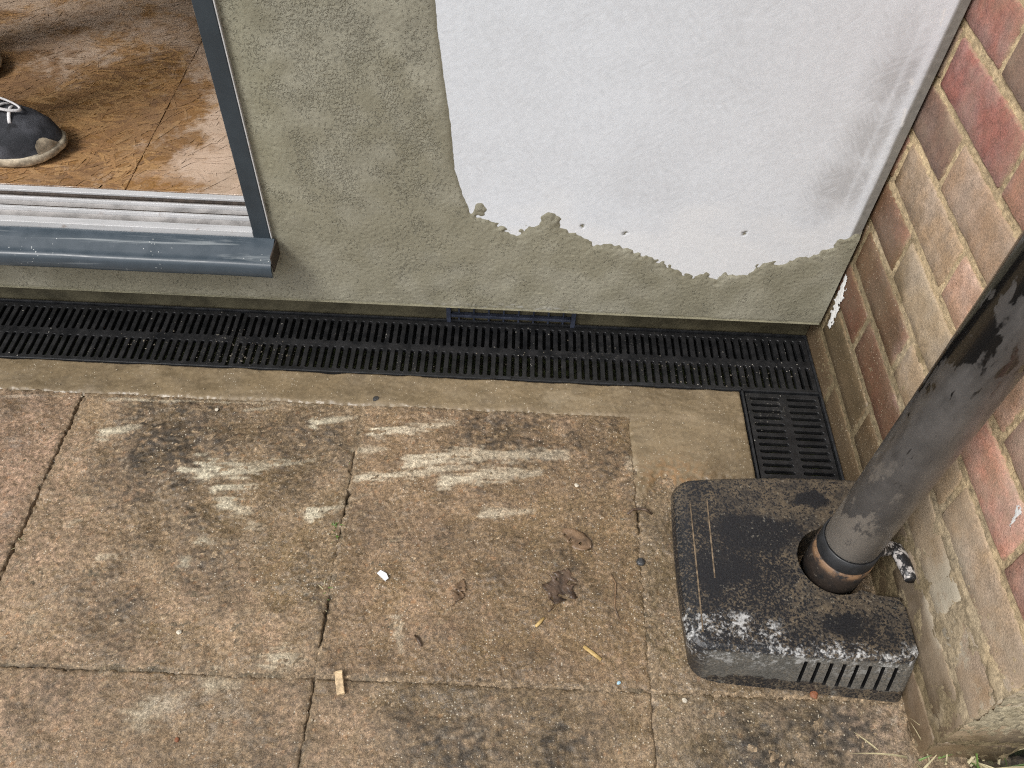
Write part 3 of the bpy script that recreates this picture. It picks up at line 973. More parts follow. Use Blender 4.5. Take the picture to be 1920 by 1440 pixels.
for course in range(-23, 9):                # 0 is the course whose lower bed is at z .588
    zc = 0.588 + BED / 2 - BED * course
    odd = course % 2 != 0
    heads = [0.9825 - .2245 * i for i in range(-1, 4)] if odd else [0.8700 - .2245 * i for i in range(-2, 3)]
    spans = []
    for i in range(len(heads) - 1):
        spans.append((heads[i + 1] + .005, heads[i] - .005))
    if not odd:
        spans.append((END_Y, heads[-1] - .005))
    else:
        spans[-1] = (END_Y, spans[-1][1])
    idx = 0
    for y0, y1 in spans:
        L = y1 - y0
        vis = y0 < .978
        me = rb.choice(half_v if L < .15 else full_v)
        o = bpy.data.objects.new('brick', me)
        COL.objects.link(o)
        o.parent = bw
        o.matrix_parent_inverse = Matrix.Translation(bw.location).inverted()
        o.location = (BRICK_X + rb.uniform(-.0012, .0010), (y0 + y1) / 2, zc + rb.uniform(-.0012, .0012))
        o.rotation_euler = (rb.uniform(-.006, .006), 0, rb.uniform(-.004, .004))
        o.scale.y = L / (.1035 if L < .15 else .2145)
        kx = (course, idx) if vis else None
        if kx in KNOWN:
            o.color = lin(*KNOWN[kx])
        elif course >= 7:
            o.color = lin(112 + rb.randint(-8, 8), 88, 66)
        else:
            o.color = rb.choice(PALETTE)
        if vis: idx += 1

# white paint wiped on the brick beside the foot of the board
def wall_smear(name, pts, w, mat, parent, zlo, zhi):
    yy = [p[1] for p in pts]; zz = [p[2] for p in pts]
    ys = np.arange(min(yy) - .03, max(yy) + .03, .0015)
    zs = np.arange(min(zz) - .03, max(zz) + .03, .0015)
    Yg, Zg = np.meshgrid(ys, zs)
    d = np.full(Yg.shape, 9.)
    for i in range(len(pts) - 1):
        a_, b_ = pts[i], pts[i + 1]
        L2 = (b_[1] - a_[1]) ** 2 + (b_[2] - a_[2]) ** 2
        t = np.clip(((Yg - a_[1]) * (b_[1] - a_[1]) + (Zg - a_[2]) * (b_[2] - a_[2])) / L2, 0, 1)
        d = np.minimum(d, np.hypot(Yg - a_[1] - t * (b_[1] - a_[1]), Zg - a_[2] - t * (b_[2] - a_[2])) / (w[i] + (w[i + 1] - w[i]) * t))
    m = 1.0 - d + .22 * F_fine(Yg * .8, Zg * .8) + .25 * F_mid(Yg, Zg)
    keepv = m > 0
    keep = keepv[:-1, :-1] & keepv[1:, :-1] & keepv[:-1, 1:] & keepv[1:, 1:]
    Xg = BRICK_X - .0016 - .0007 * np.clip(m, 0, 1)
    P = np.stack([Xg, Yg, Zg], -1)[:, ::-1]
    return link(name, grid_mesh(name, P, keep=keep[:, ::-1]), mat, parent)


mat_paint = simple_mat('white_paint', (0.78, 0.78, 0.77), .6, var=.06, bump=.0008, bump_scale=200)
o = wall_smear('paint_smear', [px(1588, 520, X=BRICK_X), px(1580, 550, X=BRICK_X), px(1568, 580, X=BRICK_X), px(1558, 606, X=BRICK_X)], [.006, .012, .012, .008], mat_paint, bw, 0, 0)
tag(o, 'smear of white paint on the brick beside the render')
wall_smear('paint_smear', [px(1914, 958, X=BRICK_X), px(1898, 985, X=BRICK_X)], [.005, .002], mat_paint, bw, 0, 0)

# ------------------------------------------------------------------ door: jamb, cill, threshold track, room
mat_grey = simple_mat('anthracite_paint', (0.034, 0.046, 0.057), .42, var=.10, scale=25, bump=.00008, bump_scale=300)
M = Mat('anthracite_cill')
v = M.coord('Object')
n = M.noise(v, 30, 5, .6)
st = M.noise(M.coord('Object', scale=(3, 60, 60)), 1.0, 5, .65, 1.2)
sp = M.voronoi(v, 260)
spc = M.node('ShaderNodeSeparateColor')
M.t.links.new(M.voronoi(v, 260, out='Color'), spc.inputs[0])
dots = M.math('MULTIPLY', M.ramp(sp, .26, .14), M.math('GREATER_THAN', M.math('ADD', spc.outputs[0], M.ramp(M.noise(v, 12, 4, .6), .45, .65, -.1, .22)), .96))
c = M.mix(M.ramp(n, .3, .7), (0.045, 0.062, 0.078), (0.056, 0.075, 0.094))
c = M.mix(M.ramp(st, .55, .70, 0, .55), c, (0.36, 0.39, 0.40))
c = M.mix(M.math('MULTIPLY', dots, .8), c, (0.62, 0.64, 0.62))
mat_cill = M.finish(c, M.ramp(n, .3, .7, .30, .42), M.bump(n, .0003))
M = Mat('track_aluminium')
v = M.coord('Object')
n = M.noise(M.coord('Object', scale=(8, 90, 90)), 1.0, 6, .7)
n2 = M.noise(v, 55, 6, .7)
c = M.mix(M.ramp(n, .35, .65), (0.56, 0.565, 0.57), (0.68, 0.68, 0.69))
c = M.mix(M.ramp(n2, .60, .72, 0, .6), c, (0.28, 0.20, 0.15))
mat_track = M.finish(c, .42, M.bump(n2, .0003), .15)
mat_alu = simple_mat('dull_aluminium', (0.36, 0.345, 0.335), .4, .2, var=.35, scale=24, bump=.0003)
mat_gasket = simple_mat('dirty_gasket', (0.05, 0.038, 0.03), .7, var=.5, scale=90)

door = empty('sliding_door', (-1.4, 1.03, FLOOR_Z))
tag(door, 'dark grey sliding door frame with cill and pale metal floor track, standing open', 'door')
D_L = -2.448
box_obj('jamb', -.3935, JAMB_X - .0006, .9745, 1.125, .2035, 2.220, mat_grey, door, .0012)
box_obj('jamb', D_L, D_L + .026, .9745, 1.125, .2035, 2.220, mat_grey, door, .0012)
box_obj('head', D_L + .0265, -.394, .9745, 1.125, 2.19, 2.220, mat_grey, door, .0012)
box_obj('trim_bead', JAMB_X - .0004, JAMB_X + .0012, .9752, .990, .2045, 2.22, mat_track, door)
# cill: bent profile extruded along x
prof = [(.9745, .2075), (.9700, .2065), (.9560, .2015), (.9430, .1950), (.9370, .1930), (.9330, .1922), (.9300, .1895), (.9285, .1850), (.9275, .1780), (.9280, .1690), (.9300, .1665), (.9330, .1680), (.9325, .1780),
        (.9340, .1860), (.9440, .1900), (.9650, .1960), (.9745, .1985)]
bm = bmesh.new()
x0_, x1_ = D_L - .03, -.3615
nseg = 40
rings = []
for i in range(nseg + 1):
    xx = x0_ + (x1_ - x0_) * i / nseg
    rings.append([bm.verts.new((xx, a_ + .0006 * math.sin(i * 1.7), b_ + .0004 * math.sin(i * 2.3))) for a_, b_ in prof])
for i in range(nseg):
    for j in range(len(prof)):
        k2 = (j + 1) % len(prof)
        bm.faces.new((rings[i][j], rings[i + 1][j], rings[i + 1][k2], rings[i][k2]))
bm.faces.new(list(reversed(rings[0])))
bm.faces.new(rings[-1])
bmesh.ops.recalc_face_normals(bm, faces=bm.faces)
o = bm_obj('cill', bm, mat_cill, door, smooth=True)
md = o.modifiers.new('split', 'EDGE_SPLIT'); md.split_angle = math.radians(38)
# closing plate at the cill end, chipped
box_obj('cill_end_cap', -.3613, -.3585, .9335, .9765, .1745, .2045, mat_gasket, door, .001)
# threshold
th = box_obj('threshold', D_L + .026, -.394, 1.0000, 1.128, .150, .1972, mat_track, door, .0008)
def rail(name, y0, y1, z1, mat_, bev=.0006):
    o = box_obj(name, D_L + .0265, -.3942, y0, y1, .1975, z1, mat_, None, bev)
    o.parent = th
    return o
rail('track_rail', .9760, .9895, .2165, mat_track)
rail('track_rail', .9900, 1.0085, .2105, mat_alu)
rail('track_rail', 1.0090, 1.0135, .2165, mat_track)
rail('gasket', 1.0140, 1.0205, .2125, mat_gasket)
rail('track_rail', 1.0210, 1.0325, .2110, mat_alu)
rail('track_rail', 1.0330, 1.0365, .2165, mat_track)
rail('track_rail', 1.0370, 1.0455, .2105, mat_alu)
rail('gasket', 1.0460, 1.0510, .2135, mat_gasket)
rail('track_rail', 1.0515, 1.0625, .2165, mat_track)

# room: floor boards with strands, walls and ceiling
M = Mat('strand_board')
v = M.coord('Position')
att = M.attr('pigment')
n = M.noise(v, 260, 4, .6)
gr_ = M.noise(v, 40, 5, .65)
c = M.mix(1.0, att, M.mix(M.ramp(n, .3, .7), (.75, .75, .75), (1.2, 1.2, 1.2)), 'MULTIPLY')
stain = M.noise(v, 3.2, 6, .62, .6)
c = M.mix(M.ramp(stain, .42, .64, 0, .74), c, (0.185, 0.110, 0.064))
px_, py_, pz_ = M.sep(v)[:3]
dust = M.math('ADD', M.math('MULTIPLY', M.noise(v, 7, 8, .74), .8), M.math('MULTIPLY', M.noise(v, 45, 6, .75), .2))
nearj = M.math('ADD', M.ramp(px_, -.60, -.45, 0, .16), M.ramp(py_, 1.3, 1.6, 0, .10))
dm_ = M.ramp(M.math('ADD', dust, nearj), .53, .66, 0, .70)
c = M.mix(dm_, c, (0.56, 0.44, 0.34))
wx_ = M.math('MULTIPLY', M.math('SUBTRACT', M.noise(v, 14, 6, .7), .5), .16)
wy_ = M.math('MULTIPLY', M.math('SUBTRACT', M.noise(v, 17, 6, .7), .5), .16)
for qa, qb, rx_, ry_, ss_ in ((385, 300, .060, .040, .85), (425, 235, .030, .08, .7), (340, 330, .09, .025, .35), (385, 110, .05, .05, .55), (330, 60, .10, .06, .4), (60, 80, .12, .04, .45), (455, 350, .012, .02, .6), (150, 30, .15, .05, .35)):
    q = px(qa, qb, z=FLOOR_Z)
    ax_ = M.math('DIVIDE', M.math('SUBTRACT', M.math('ADD', px_, wx_), q[0]), rx_)
    ay_ = M.math('DIVIDE', M.math('SUBTRACT', M.math('ADD', py_, wy_), q[1]), ry_)
    dd_ = M.math('ADD', M.math('MULTIPLY', ax_, ax_), M.math('MULTIPLY', ay_, ay_))
    c = M.mix(M.math('MULTIPLY', M.ramp(dd_, 1.5, .1, 0, ss_), M.ramp(gr_, .3, .62, .55, 1)), c, (0.62, 0.47, 0.36))
wetn = M.noise(v, 6, 5, .6)
mat_osb = M.finish(c, M.ramp(wetn, .38, .6, .55, .20), M.bump(n, .0005))
mat_plaster = simple_mat('plasterboard', (0.60, 0.57, 0.53), .85, var=.05, scale=4)

room = box_obj('room_floor', -2.9, .538, 1.1285, 4.6, .02, FLOOR_Z - .018, mat_core)
tag(room, kind='structure')
osb_rng = np.random.default_rng(3)
def strand_mesh(x0, x1, y0, y1, n, seed, dense):
    r = np.random.default_rng(seed)
    cx = r.uniform(x0, x1, n); cy = r.uniform(y0, y1, n)
    ln = r.uniform(.018, .075, n); wd = r.uniform(.003, .013, n) * np.where(r.random(n) < .3, .5, 1)
    ang = r.normal(math.radians(12), math.radians(38), n)
    ca, sa = np.cos(ang), np.sin(ang)
    V = np.zeros((n, 6, 3)); 
    sk = r.uniform(-.4, .4, n)
    loc = np.stack([np.stack([-ln / 2, -wd / 2 * r.uniform(.4, 1, n)], -1), np.stack([ln * .1, -wd / 2], -1), np.stack([ln / 2, -wd / 2 * r.uniform(.1, .8, n)], -1),
                    np.stack([ln / 2 + sk * wd, wd / 2 * r.uniform(.1, .8, n)], -1), np.stack([-ln * .1, wd / 2], -1), np.stack([-ln / 2 - sk * wd, wd / 2 * r.uniform(.3, 1, n)], -1)], 1)
    V[:, :, 0] = cx[:, None] + loc[:, :, 0] * ca[:, None] - loc[:, :, 1] * sa[:, None]
    V[:, :, 1] = cy[:, None] + loc[:, :, 0] * sa[:, None] + loc[:, :, 1] * ca[:, None]
    V[:, :, 0] = np.clip(V[:, :, 0], x0, x1); V[:, :, 1] = np.clip(V[:, :, 1], y0, y1)
    zz = r.uniform(0.00005, .0011, n)
    V[:, :, 2] = FLOOR_Z + zz[:, None] + (loc[:, :, 0] * r.uniform(-.006, .006, n)[:, None]) + r.uniform(-.0001, .0001, (n, 6))
    pal = np.array([(0.44, 0.245, 0.095), (0.37, 0.195, 0.072), (0.49, 0.29, 0.12), (0.29, 0.145, 0.055), (0.45, 0.25, 0.09), (0.18, 0.09, 0.04), (0.40, 0.225, 0.095)])
    colr = pal[r.integers(0, len(pal), n)] * r.uniform(.8, 1.2, n)[:, None]
    colr = .60 * colr + .40 * np.array((.38, .235, .125))
    me = bpy.data.meshes.new('wood_strands')
    me.vertices.add(n * 6)
    me.vertices.foreach_set('co', V.astype(np.float32).reshape(-1))
    q = np.arange(n * 6)
    me.loops.add(n * 6); me.loops.foreach_set('vertex_index', q.astype(np.int32))
    me.polygons.add(n); me.polygons.foreach_set('loop_start', (np.arange(n) * 6).astype(np.int32))
    me.update(calc_edges=True)
    at = me.attributes.new('pigment', 'FLOAT_COLOR', 'POINT')
    cc_ = np.concatenate([np.repeat(colr, 6, 0), np.ones((n * 6, 1))], 1)
    at.data.foreach_set('color', cc_.astype(np.float32).reshape(-1))
    return me


JX = -.618
for i, (xa, xb, ya, yb, n) in enumerate(((-1.838, JX - .0005, 1.0665, 2.285, 13000), (JX + .0005, .537, 1.0665, 2.285, 6000), (-1.838, .537, 2.288, 4.5, 3000))):
    bm = bmesh.new()
    add_box(bm, xa, xb, max(ya, 1.0665), yb, FLOOR_Z - .0175, FLOOR_Z, .0008, 1)
    if ya < 1.1:      # the strip over the threshold ledge
        pass
    me = bpy.data.meshes.new('floor_board'); bm.to_mesh(me); bm.free()
    at = me.attributes.new('pigment', 'FLOAT_COLOR', 'POINT')
    at.data.foreach_set('color', np.tile(np.array((.30, .16, .06, 1), dtype=np.float32), len(me.vertices)))
    fb = link('floor_board', me, mat_osb, room)
    st_ = link('wood_strands', strand_mesh(xa, xb, ya, yb, n, 30 + i, True), mat_osb, None)
    st_.parent = fb
    tag(st_, kind='stuff')
# adjust: threshold top carries the board edge
tag(box_obj('interior_wall', -2.9, .652, 4.6, 4.7, .02, 2.42, mat_plaster), kind='structure')
tag(box_obj('interior_wall', .5385, .652, 1.2865, 4.599, -.06, 2.42, mat_plaster), kind='structure')
tag(box_obj('interior_wall', -3.0, -2.901, 1.0, 4.7, .02, 2.42, mat_plaster), kind='structure')
tag(box_obj('ceiling', -3.0, .652, .986, 4.7, 2.4205, 2.60, mat_plaster), kind='structure')

# ------------------------------------------------------------------ drain: channel, grates
def slot_grate(length, pitch=.01335, width=GR_Y1 - GR_Y0 - .006, slot_w=.0056, rows=((-.0560, -.0075), (.0060, .0545)), thick=.007):
    """one moulded plate, origin at its centre, top at z 0, slots run across y"""
    ncell = int(round((length - .008) / pitch))
    bm = bmesh.new()
    half = width / 2
    n_arc = 5
    def stadium(cx, y0, y1, r):
        pts = []
        for k_ in range(n_arc + 1):
            a_ = math.pi * k_ / n_arc
            pts.append((cx + r * math.cos(a_), y1 - r + r * math.sin(a_)))
        for k_ in range(n_arc + 1):
            a_ = math.pi + math.pi * k_ / n_arc
            pts.append((cx + r * math.cos(a_), y0 + r + r * math.sin(a_)))
        return pts
    xL = -ncell * pitch / 2
    cache = {}
    def vert(x, y, z):
        key = (round(x, 6), round(y, 6), round(z, 6))
        if key not in cache:
            cache[key] = bm.verts.new((x, y, z))
        return cache[key]
    bands = [(-half, rows[0][0] - .0012, None), (rows[0][0] - .0012, rows[0][1] + .0012, 0), (rows[0][1] + .0012, rows[1][0] - .0012, None), (rows[1][0] - .0012, rows[1][1] + .0012, 1), (rows[1][1] + .0012, half, None)]
    for ic in range(ncell):
        xa = xL + ic * pitch
        xb = xa + pitch
        xm = (xa + xb) / 2
        for y0, y1, ri in bands:
            if ri is None:
                zt = 0.0
                bm.faces.new((vert(xa, y0, 0), vert(xb, y0, 0), vert(xb, y1, 0), vert(xa, y1, 0)))
                bm.faces.new((vert(xa, y1, -thick), vert(xb, y1, -thick), vert(xb, y0, -thick), vert(xa, y0, -thick)))
                continue
            s0, s1 = rows[ri]
            outer = stadium(xm, s0 - .0007, s1 + .0007, slot_w / 2 + .0007)
            inner = stadium(xm, s0, s1, slot_w / 2)
            n = len(outer)
            ov = [vert(a_, b_, 0) for a_, b_ in outer]
            iv = [vert(a_, b_, -.0008) for a_, b_ in inner]
            dv = [vert(a_, b_, -thick) for a_, b_ in inner]
            for k_ in range(n):
                k2 = (k_ + 1) % n
                bm.faces.new((ov[k_], ov[k2], iv[k2], iv[k_]))
                bm.faces.new((iv[k_], iv[k2], dv[k2], dv[k_]))
            # top face between the cell rectangle and the slot: right, top, left, bottom strips
            c_br, c_tr, c_tl, c_bl = vert(xb, y0, 0), vert(xb, y1, 0), vert(xa, y1, 0), vert(xa, y0, 0)
            na = n_arc + 1
            bm.faces.new((c_tr, c_tl) + tuple(reversed(ov[0:na])))          # top: over upper arc
            bm.faces.new((c_bl, c_br) + tuple(reversed(ov[na:2 * na])))
            bm.faces.new((c_tl, c_bl, ov[na], ov[na - 1]))
            bm.faces.new((c_br, c_tr, ov[0], ov[2 * na - 1]))
            b_br, b_tr, b_tl, b_bl = vert(xb, y0, -thick), vert(xb, y1, -thick), vert(xa, y1, -thick), vert(xa, y0, -thick)
            bm.faces.new((b_tl, b_tr) + tuple(dv[0:na]))
            bm.faces.new((b_br, b_bl) + tuple(dv[na:2 * na]))
            bm.faces.new((b_bl, b_tl, dv[na - 1], dv[na]))
            bm.faces.new((b_tr, b_br, dv[2 * na - 1], dv[0]))
    # end strips and rim walls
    xR = xL + ncell * pitch
    for xa, xb in ((-length / 2, xL), (xR, length / 2)):
        ysb = sorted({b_[0] for b_ in bands} | {half})
        for y0, y1 in zip(ysb[:-1], ysb[1:]):
            bm.faces.new((vert(xa, y0, 0), vert(xb, y0, 0), vert(xb, y1, 0), vert(xa, y1, 0)))
            bm.faces.new((vert(xa, y1, -thick), vert(xb, y1, -thick), vert(xb, y0, -thick), vert(xa, y0, -thick)))
    bm.edges.ensure_lookup_table()
    be = [e for e in bm.edges if len(e.link_faces) == 1]
    for e in be:
        a_, b_ = e.verts
        if a_.co.z > -1e-6 and b_.co.z > -1e-6:
            f_ = e.link_faces[0]
            vs_ = list(f_.verts)
            i_ = vs_.index(a_)
            fw = vs_[(i_ + 1) % len(vs_)] == b_
            p, q = (b_, a_) if fw else (a_, b_)
            bm.faces.new((p, q, vert(q.co.x, q.co.y, -thick), vert(p.co.x, p.co.y, -thick)))
    me = bpy.data.meshes.new('drain_grate')
    bm.to_mesh(me)
    bm.free()
    return me


M = Mat('grate_plastic')
v = M.coord('Position')
n = M.noise(v, 45, 6, .65)
nd = M.noise(v, 260, 4, .7)
px_, py_, pz_ = M.sep(v)[:3]
c = M.mix(M.ramp(n, .3, .7), (0.009, 0.0095, 0.0105), (0.018, 0.018, 0.019))
dust = M.math('MULTIPLY', M.ramp(nd, .60, .72), M.ramp(M.noise(v, 9, 5, .6), .50, .66))
c = M.mix(M.math('MULTIPLY', dust, .8), c, (0.34, 0.32, 0.27))
sp = M.voronoi(v, 190)
spc = M.node('ShaderNodeSeparateColor')
M.t.links.new(M.voronoi(v, 190, out='Color'), spc.inputs[0])
dots = M.math('MULTIPLY', M.ramp(sp, .22, .12), M.math('GREATER_THAN', M.math('ADD', spc.outputs[0], M.ramp(M.noise(v, 8, 4, .6), .45, .65, -.1, .1)), .94))
c = M.mix(M.math('MULTIPLY', dots, .7), c, (0.55, 0.52, 0.46))
mat_grate = M.finish(c, M.ramp(n, .3, .7, .28, .5), M.bump(nd, .0004))

ch = empty('drain_channel', (-.45, .9485, -.08))
tag(ch, 'black plastic drain channel sunk along the foot of the rendered wall', 'drain')
def ch_part(name, *b, bev=.0006):
    return box_obj(name, *b, mat_blackpl, ch, bev)
ch_part('trough_base', -1.47, .539, GR_Y0, GR_Y1 + .004, -.085, -.080)
ch_part('trough_side', -1.47, .4025, GR_Y0 - .0015, GR_Y0 + .0022, -.0797, .0020)
ch_part('trough_side', -1.47, .539, GR_Y1, GR_Y1 + .0035, -.0797, .0020)
ch_part('trough_side', .4022, .4058, .652, GR_Y0 - .0017, -.0797, .0020)
ch_part('trough_side', .5352, .5388, .652, GR_Y1 - .0005, -.0797, .0016)
ch_part('trough_base', .406, .535, .652, GR_Y0 - .002, -.085, -.080)
for xx in (-.02, .22):
    ch_part('locking_clip', xx, xx + .035, GR_Y0 - .0022, GR_Y0 + .004, .0022, .0042)
ch_part('cross_rib', .4062, .5348, GR_Y0 - .0012, GR_Y0 + .0024, -.03, .0012)

gm = slot_grate(.994)
gy_c = (GR_Y0 + GR_Y1) / 2 + .0004
GX_JOINT = -.4625
for i, (xc, lab) in enumerate(((GX_JOINT + .5 - .0, 'long black slotted drain grate under the white board, ending at the brick wall'),
                               (GX_JOINT - .5, 'long black slotted drain grate below the door cill, cut off by the left edge'))):
    o = link('drain_grate', gm, mat_grate)
    o.location = (xc, gy_c, -.0012)
    o.rotation_euler.z = .001 if i else -.0005
    tag(o, lab, 'grate', 'black slotted drain grates')
gs = slot_grate(.222)
o = link('drain_grate', gs, mat_grate)
o.location = (.4705, .7685, -.0012)
o.rotation_euler.z = math.pi / 2
tag(o, 'short black slotted drain grate running towards the camera beside the gully cover', 'grate', 'black slotted drain grates')

# ------------------------------------------------------------------ gully cover
M = Mat('dirty_cover_plastic')
v = M.coord('Position')
px_, py_, pz_ = M.sep(v)[:3]
n_cell = M.noise(v, 330, 4, .62, .3)
n_reg = M.noise(v, 13, 5, .6)
n_fine = M.noise(v, 420, 3, .65)
c = M.mix(M.ramp(n_fine, .35, .65), (0.008, 0.009, 0.011), (0.016, 0.017, 0.020))
wobx = M.math('MULTIPLY', M.math('SUBTRACT', M.noise(v, 26, 5, .65), .5), .06)
woby = M.math('MULTIPLY', M.math('SUBTRACT', M.noise(v, 31, 5, .65), .5), .06)
def spot(cx, cy, rx, ry):
    dx_ = M.math('DIVIDE', M.math('SUBTRACT', M.math('ADD', px_, wobx), cx), rx)
    dy_ = M.math('DIVIDE', M.math('SUBTRACT', M.math('ADD', py_, woby), cy), ry)
    return M.math('ADD', M.math('MULTIPLY', dx_, dx_), M.math('MULTIPLY', dy_, dy_))
clean = M.math('MINIMUM', spot(.372, .572, .062, .030), M.math('MINIMUM', spot(.440, .625, .022, .014), M.math('MINIMUM', spot(.30, .51, .03, .03), spot(.455, .445, .03, .016))))
clean = M.ramp(M.math('ADD', clean, M.math('MULTIPLY', M.math('SUBTRACT', n_reg, .5), 2.6)), .7, 1.5)
dens = M.math('ADD', M.math('ADD', M.ramp(px_, .26, .5, -.05, .03), M.ramp(py_, .56, .63, 0, .06)), M.math('MULTIPLY', M.math('SUBTRACT', n_reg, .5), .35))
mud = M.math('MULTIPLY', M.ramp(M.math('ADD', n_cell, dens), .46, .55), clean)
c = M.mix(M.math('MULTIPLY', mud, M.ramp(M.noise(v, 60, 5, .6), .3, .7, .2, .8)), c, (0.135, 0.102, 0.064))
lite = M.math('MULTIPLY', M.ramp(M.noise(v, 240, 5, .72), .58, .68), M.ramp(n_reg, .42, .56))
c = M.mix(M.math('MULTIPLY', lite, .6), c, (0.32, 0.29, 0.23))
band = M.math('ADD', M.ramp(px_, .30, .44, .455, .418), M.math('MULTIPLY', M.math('SUBTRACT', M.noise(v, 18, 5, .65), .5), .09))
rim = M.ramp(M.math('SUBTRACT', band, py_), -.004, .010)
lime = M.math('MULTIPLY', rim, M.ramp(M.math('ADD', M.math('MULTIPLY', M.noise(v, 200, 5, .74), .5), M.math('MULTIPLY', M.noise(v, 45, 5, .7), .5)), .49, .60))
lime = M.math('MULTIPLY', lime, M.ramp(pz_, .030, .058))
c = M.mix(M.math('MULTIPLY', lime, .85), c, (0.55, 0.55, 0.54))
front = M.math('MULTIPLY', M.ramp(pz_, .0690, .0635), M.math('MULTIPLY', M.ramp(M.math('ADD', M.noise(v, 24, 5, .6), M.ramp(pz_, .010, .03, -.16, .14)), .42, .50), M.ramp(px_, .262, .285)))
front = M.math('MULTIPLY', front, M.ramp(M.math('SUBTRACT', py_, M.math('MULTIPLY', pz_, .3)), .402, .3985))
c = M.mix(M.math('MULTIPLY', front, .5), c, M.mix(M.ramp(n_fine, .35, .65), (0.10, 0.099, 0.088), (0.20, 0.195, 0.175)))
nrm = M.bump(n_cell, .0007)
nrm = M.bump(n_fine, .0004, .8, nrm)
mat_cover = M.finish(c, M.ramp(mud, 0, 1, .34, .6), nrm)

CX0, CX1, CY0, CY1, CZ = .246, .5385, .390, .660, .074
PIPE = (.4545, .5245)
cov_root = empty('gully_cover', (.39, .52, 0))
tag(cov_root, 'mud-stained black plastic gully cover around the foot of the downpipe', 'gully cover')


def cover_outline():
    pts = []
    def arc(cx, cy, r, a0, a1, n_):
        for i in range(n_ + 1):
            a_ = math.radians(a0 + (a1 - a0) * i / n_)
            pts.append((cx + r * math.cos(a_), cy + r * math.sin(a_)))
    arc(CX0 + .028, CY0 + .028, .028, 180, 270, 7)
    for t_ in range(1, 10): pts.append((CX0 + .028 + (CX1 - CX0 - .040) * t_ / 10, CY0 - .018 * t_ / 10))
    arc(CX1 - .012, CY0 - .018 + .012, .012, 270, 360, 4)
    pts.append((CX1, .44)); pts.append((CX1, .470))
    pts.append((CX1 - .001, .489))
    pts.append((.505, .4860))
    R_ = .048
    arc(PIPE[0] + .003, PIPE[1] + .008, R_, 305, 60, 22)       # clockwise round the pipe (front, left, back)
    pts.append((.505, .5745)); pts.append((CX1, .5745))
    pts.append((CX1, .60))
    arc(CX1 - .012, CY1 + .010 - .012, .012, 0, 90, 4)
    for t_ in range(1, 10): pts.append((CX1 - .012 - (CX1 - CX0 - .04) * t_ / 10, CY1 + .010 - .012 * t_ / 10 + .004 * math.sin(math.pi * t_ / 10)))
    arc(CX0 + .034, CY1 - .036, .034, 90, 180, 7)
    for t_ in range(1, 8): pts.append((CX0 - .004 * math.sin(math.pi * t_ / 8), CY1 - .036 + (CY0 + .028 - CY1 + .036) * t_ / 8))
    return pts


ol = cover_outline()
n_ = len(ol)
def offset(ol, d, lim):
    out = []
    for i in range(n_):
        p0, p1, p2 = Vector(ol[i - 1]), Vector(ol[i]), Vector(ol[(i + 1) % n_])
        t_ = ((p1 - p0).normalized() + (p2 - p1).normalized())
        if t_.length < 1e-6: t_ = Vector((1, 0))
        t_.normalize()
        nn = Vector((-t_.y, t_.x))                    # inward for counter-clockwise
        out.append(tuple(p1 + nn * d))
    return out
layers = [(0.0, 0.0), (.0006, .004), (.0012, .046), (.0020, .061), (.0036, .0685), (.0060, .0725), (.0090, CZ)]
bm = bmesh.new()
rings = []
for d, z_ in layers:
    of = offset(ol, d, 0)
    ring = []
    for i, (xx, yy) in enumerate(of):
        # the notch wall stays sharp
        wall_side = ol[i][0] > .40 and .468 < ol[i][1] < .58 and ol[i][0] < .5345
        if wall_side:
            q = offset(ol, min(d, .001), 0)[i] if d < .01 else offset(ol, .002, 0)[i]
            xx, yy = q
        if ol[i][0] > CX1 - .0006: xx = ol[i][0] - d * .15
        lf = sstep(.31, .262, ol[i][0])
        xx += lf * (1.6 * d * (d / .0090) + .016 * max(0.0, 1 - z_ / .060))
        if ol[i][1] < .425: yy += (.011 + .014 * (ol[i][0] - CX0) / (CX1 - CX0)) * z_ / CZ
        zz = z_
        ring.append(bm.verts.new((xx, yy, zz)))
    rings.append(ring)
for a_, b_ in zip(rings[:-1], rings[1:]):
    for i in range(n_):
        bm.faces.new((a_[i], a_[(i + 1) % n_], b_[(i + 1) % n_], b_[i]))
bm.faces.new(rings[-1])
bm.faces.new(list(reversed(rings[0])))
bmesh.ops.recalc_face_normals(bm, faces=bm.faces)
cover = bm_obj('hood', bm, mat_cover, cov_root)
# louvre slots in the front face
bmc = bmesh.new()
for i in range(8):
    xx = .398 + i * .0162
    add_box(bmc, xx - .0023, xx + .0023, .350, .470, .018, .0600)
mc = bpy.data.meshes.new('cutter'); bmc.to_mesh(mc); bmc.free()
cut = bpy.data.objects.new('cutter', mc); COL.objects.link(cut)
cut.parent = cov_root
cut.matrix_parent_inverse = Matrix.Translation(cov_root.location).inverted()
md = cover.modifiers.new('slots', 'BOOLEAN'); md.object = cut; md.operation = 'DIFFERENCE'; md.solver = 'EXACT'
bpy.context.view_layer.update()
dg = bpy.context.evaluated_depsgraph_get()
nm = bpy.data.meshes.new_from_object(cover.evaluated_get(dg))
mat_slot_shade = simple_mat('slot_shade_black', (0.004, 0.004, 0.0045), .6, var=.1)  # blacker than the hood plastic: shade inside the slots put into the colour
nm.materials.append(mat_slot_shade)
for p_ in nm.polygons:
    cx_ = (p_.center.x - .398) / .0162
    if abs(cx_ - round(cx_)) < .16 and -.5 < cx_ < 7.5 and .010 < p_.center.z < .066 and p_.center.y > .405 and p_.center.y < .48:
        p_.material_index = 1
cover.modifiers.clear()
old = cover.data
cover.data = nm
if not nm.materials: nm.materials.append(mat_cover)
bpy.data.objects.remove(cut)
mat_mould = simple_mat('mud_filled_moulding', (0.17, 0.125, 0.08), .6, var=.6, scale=120)
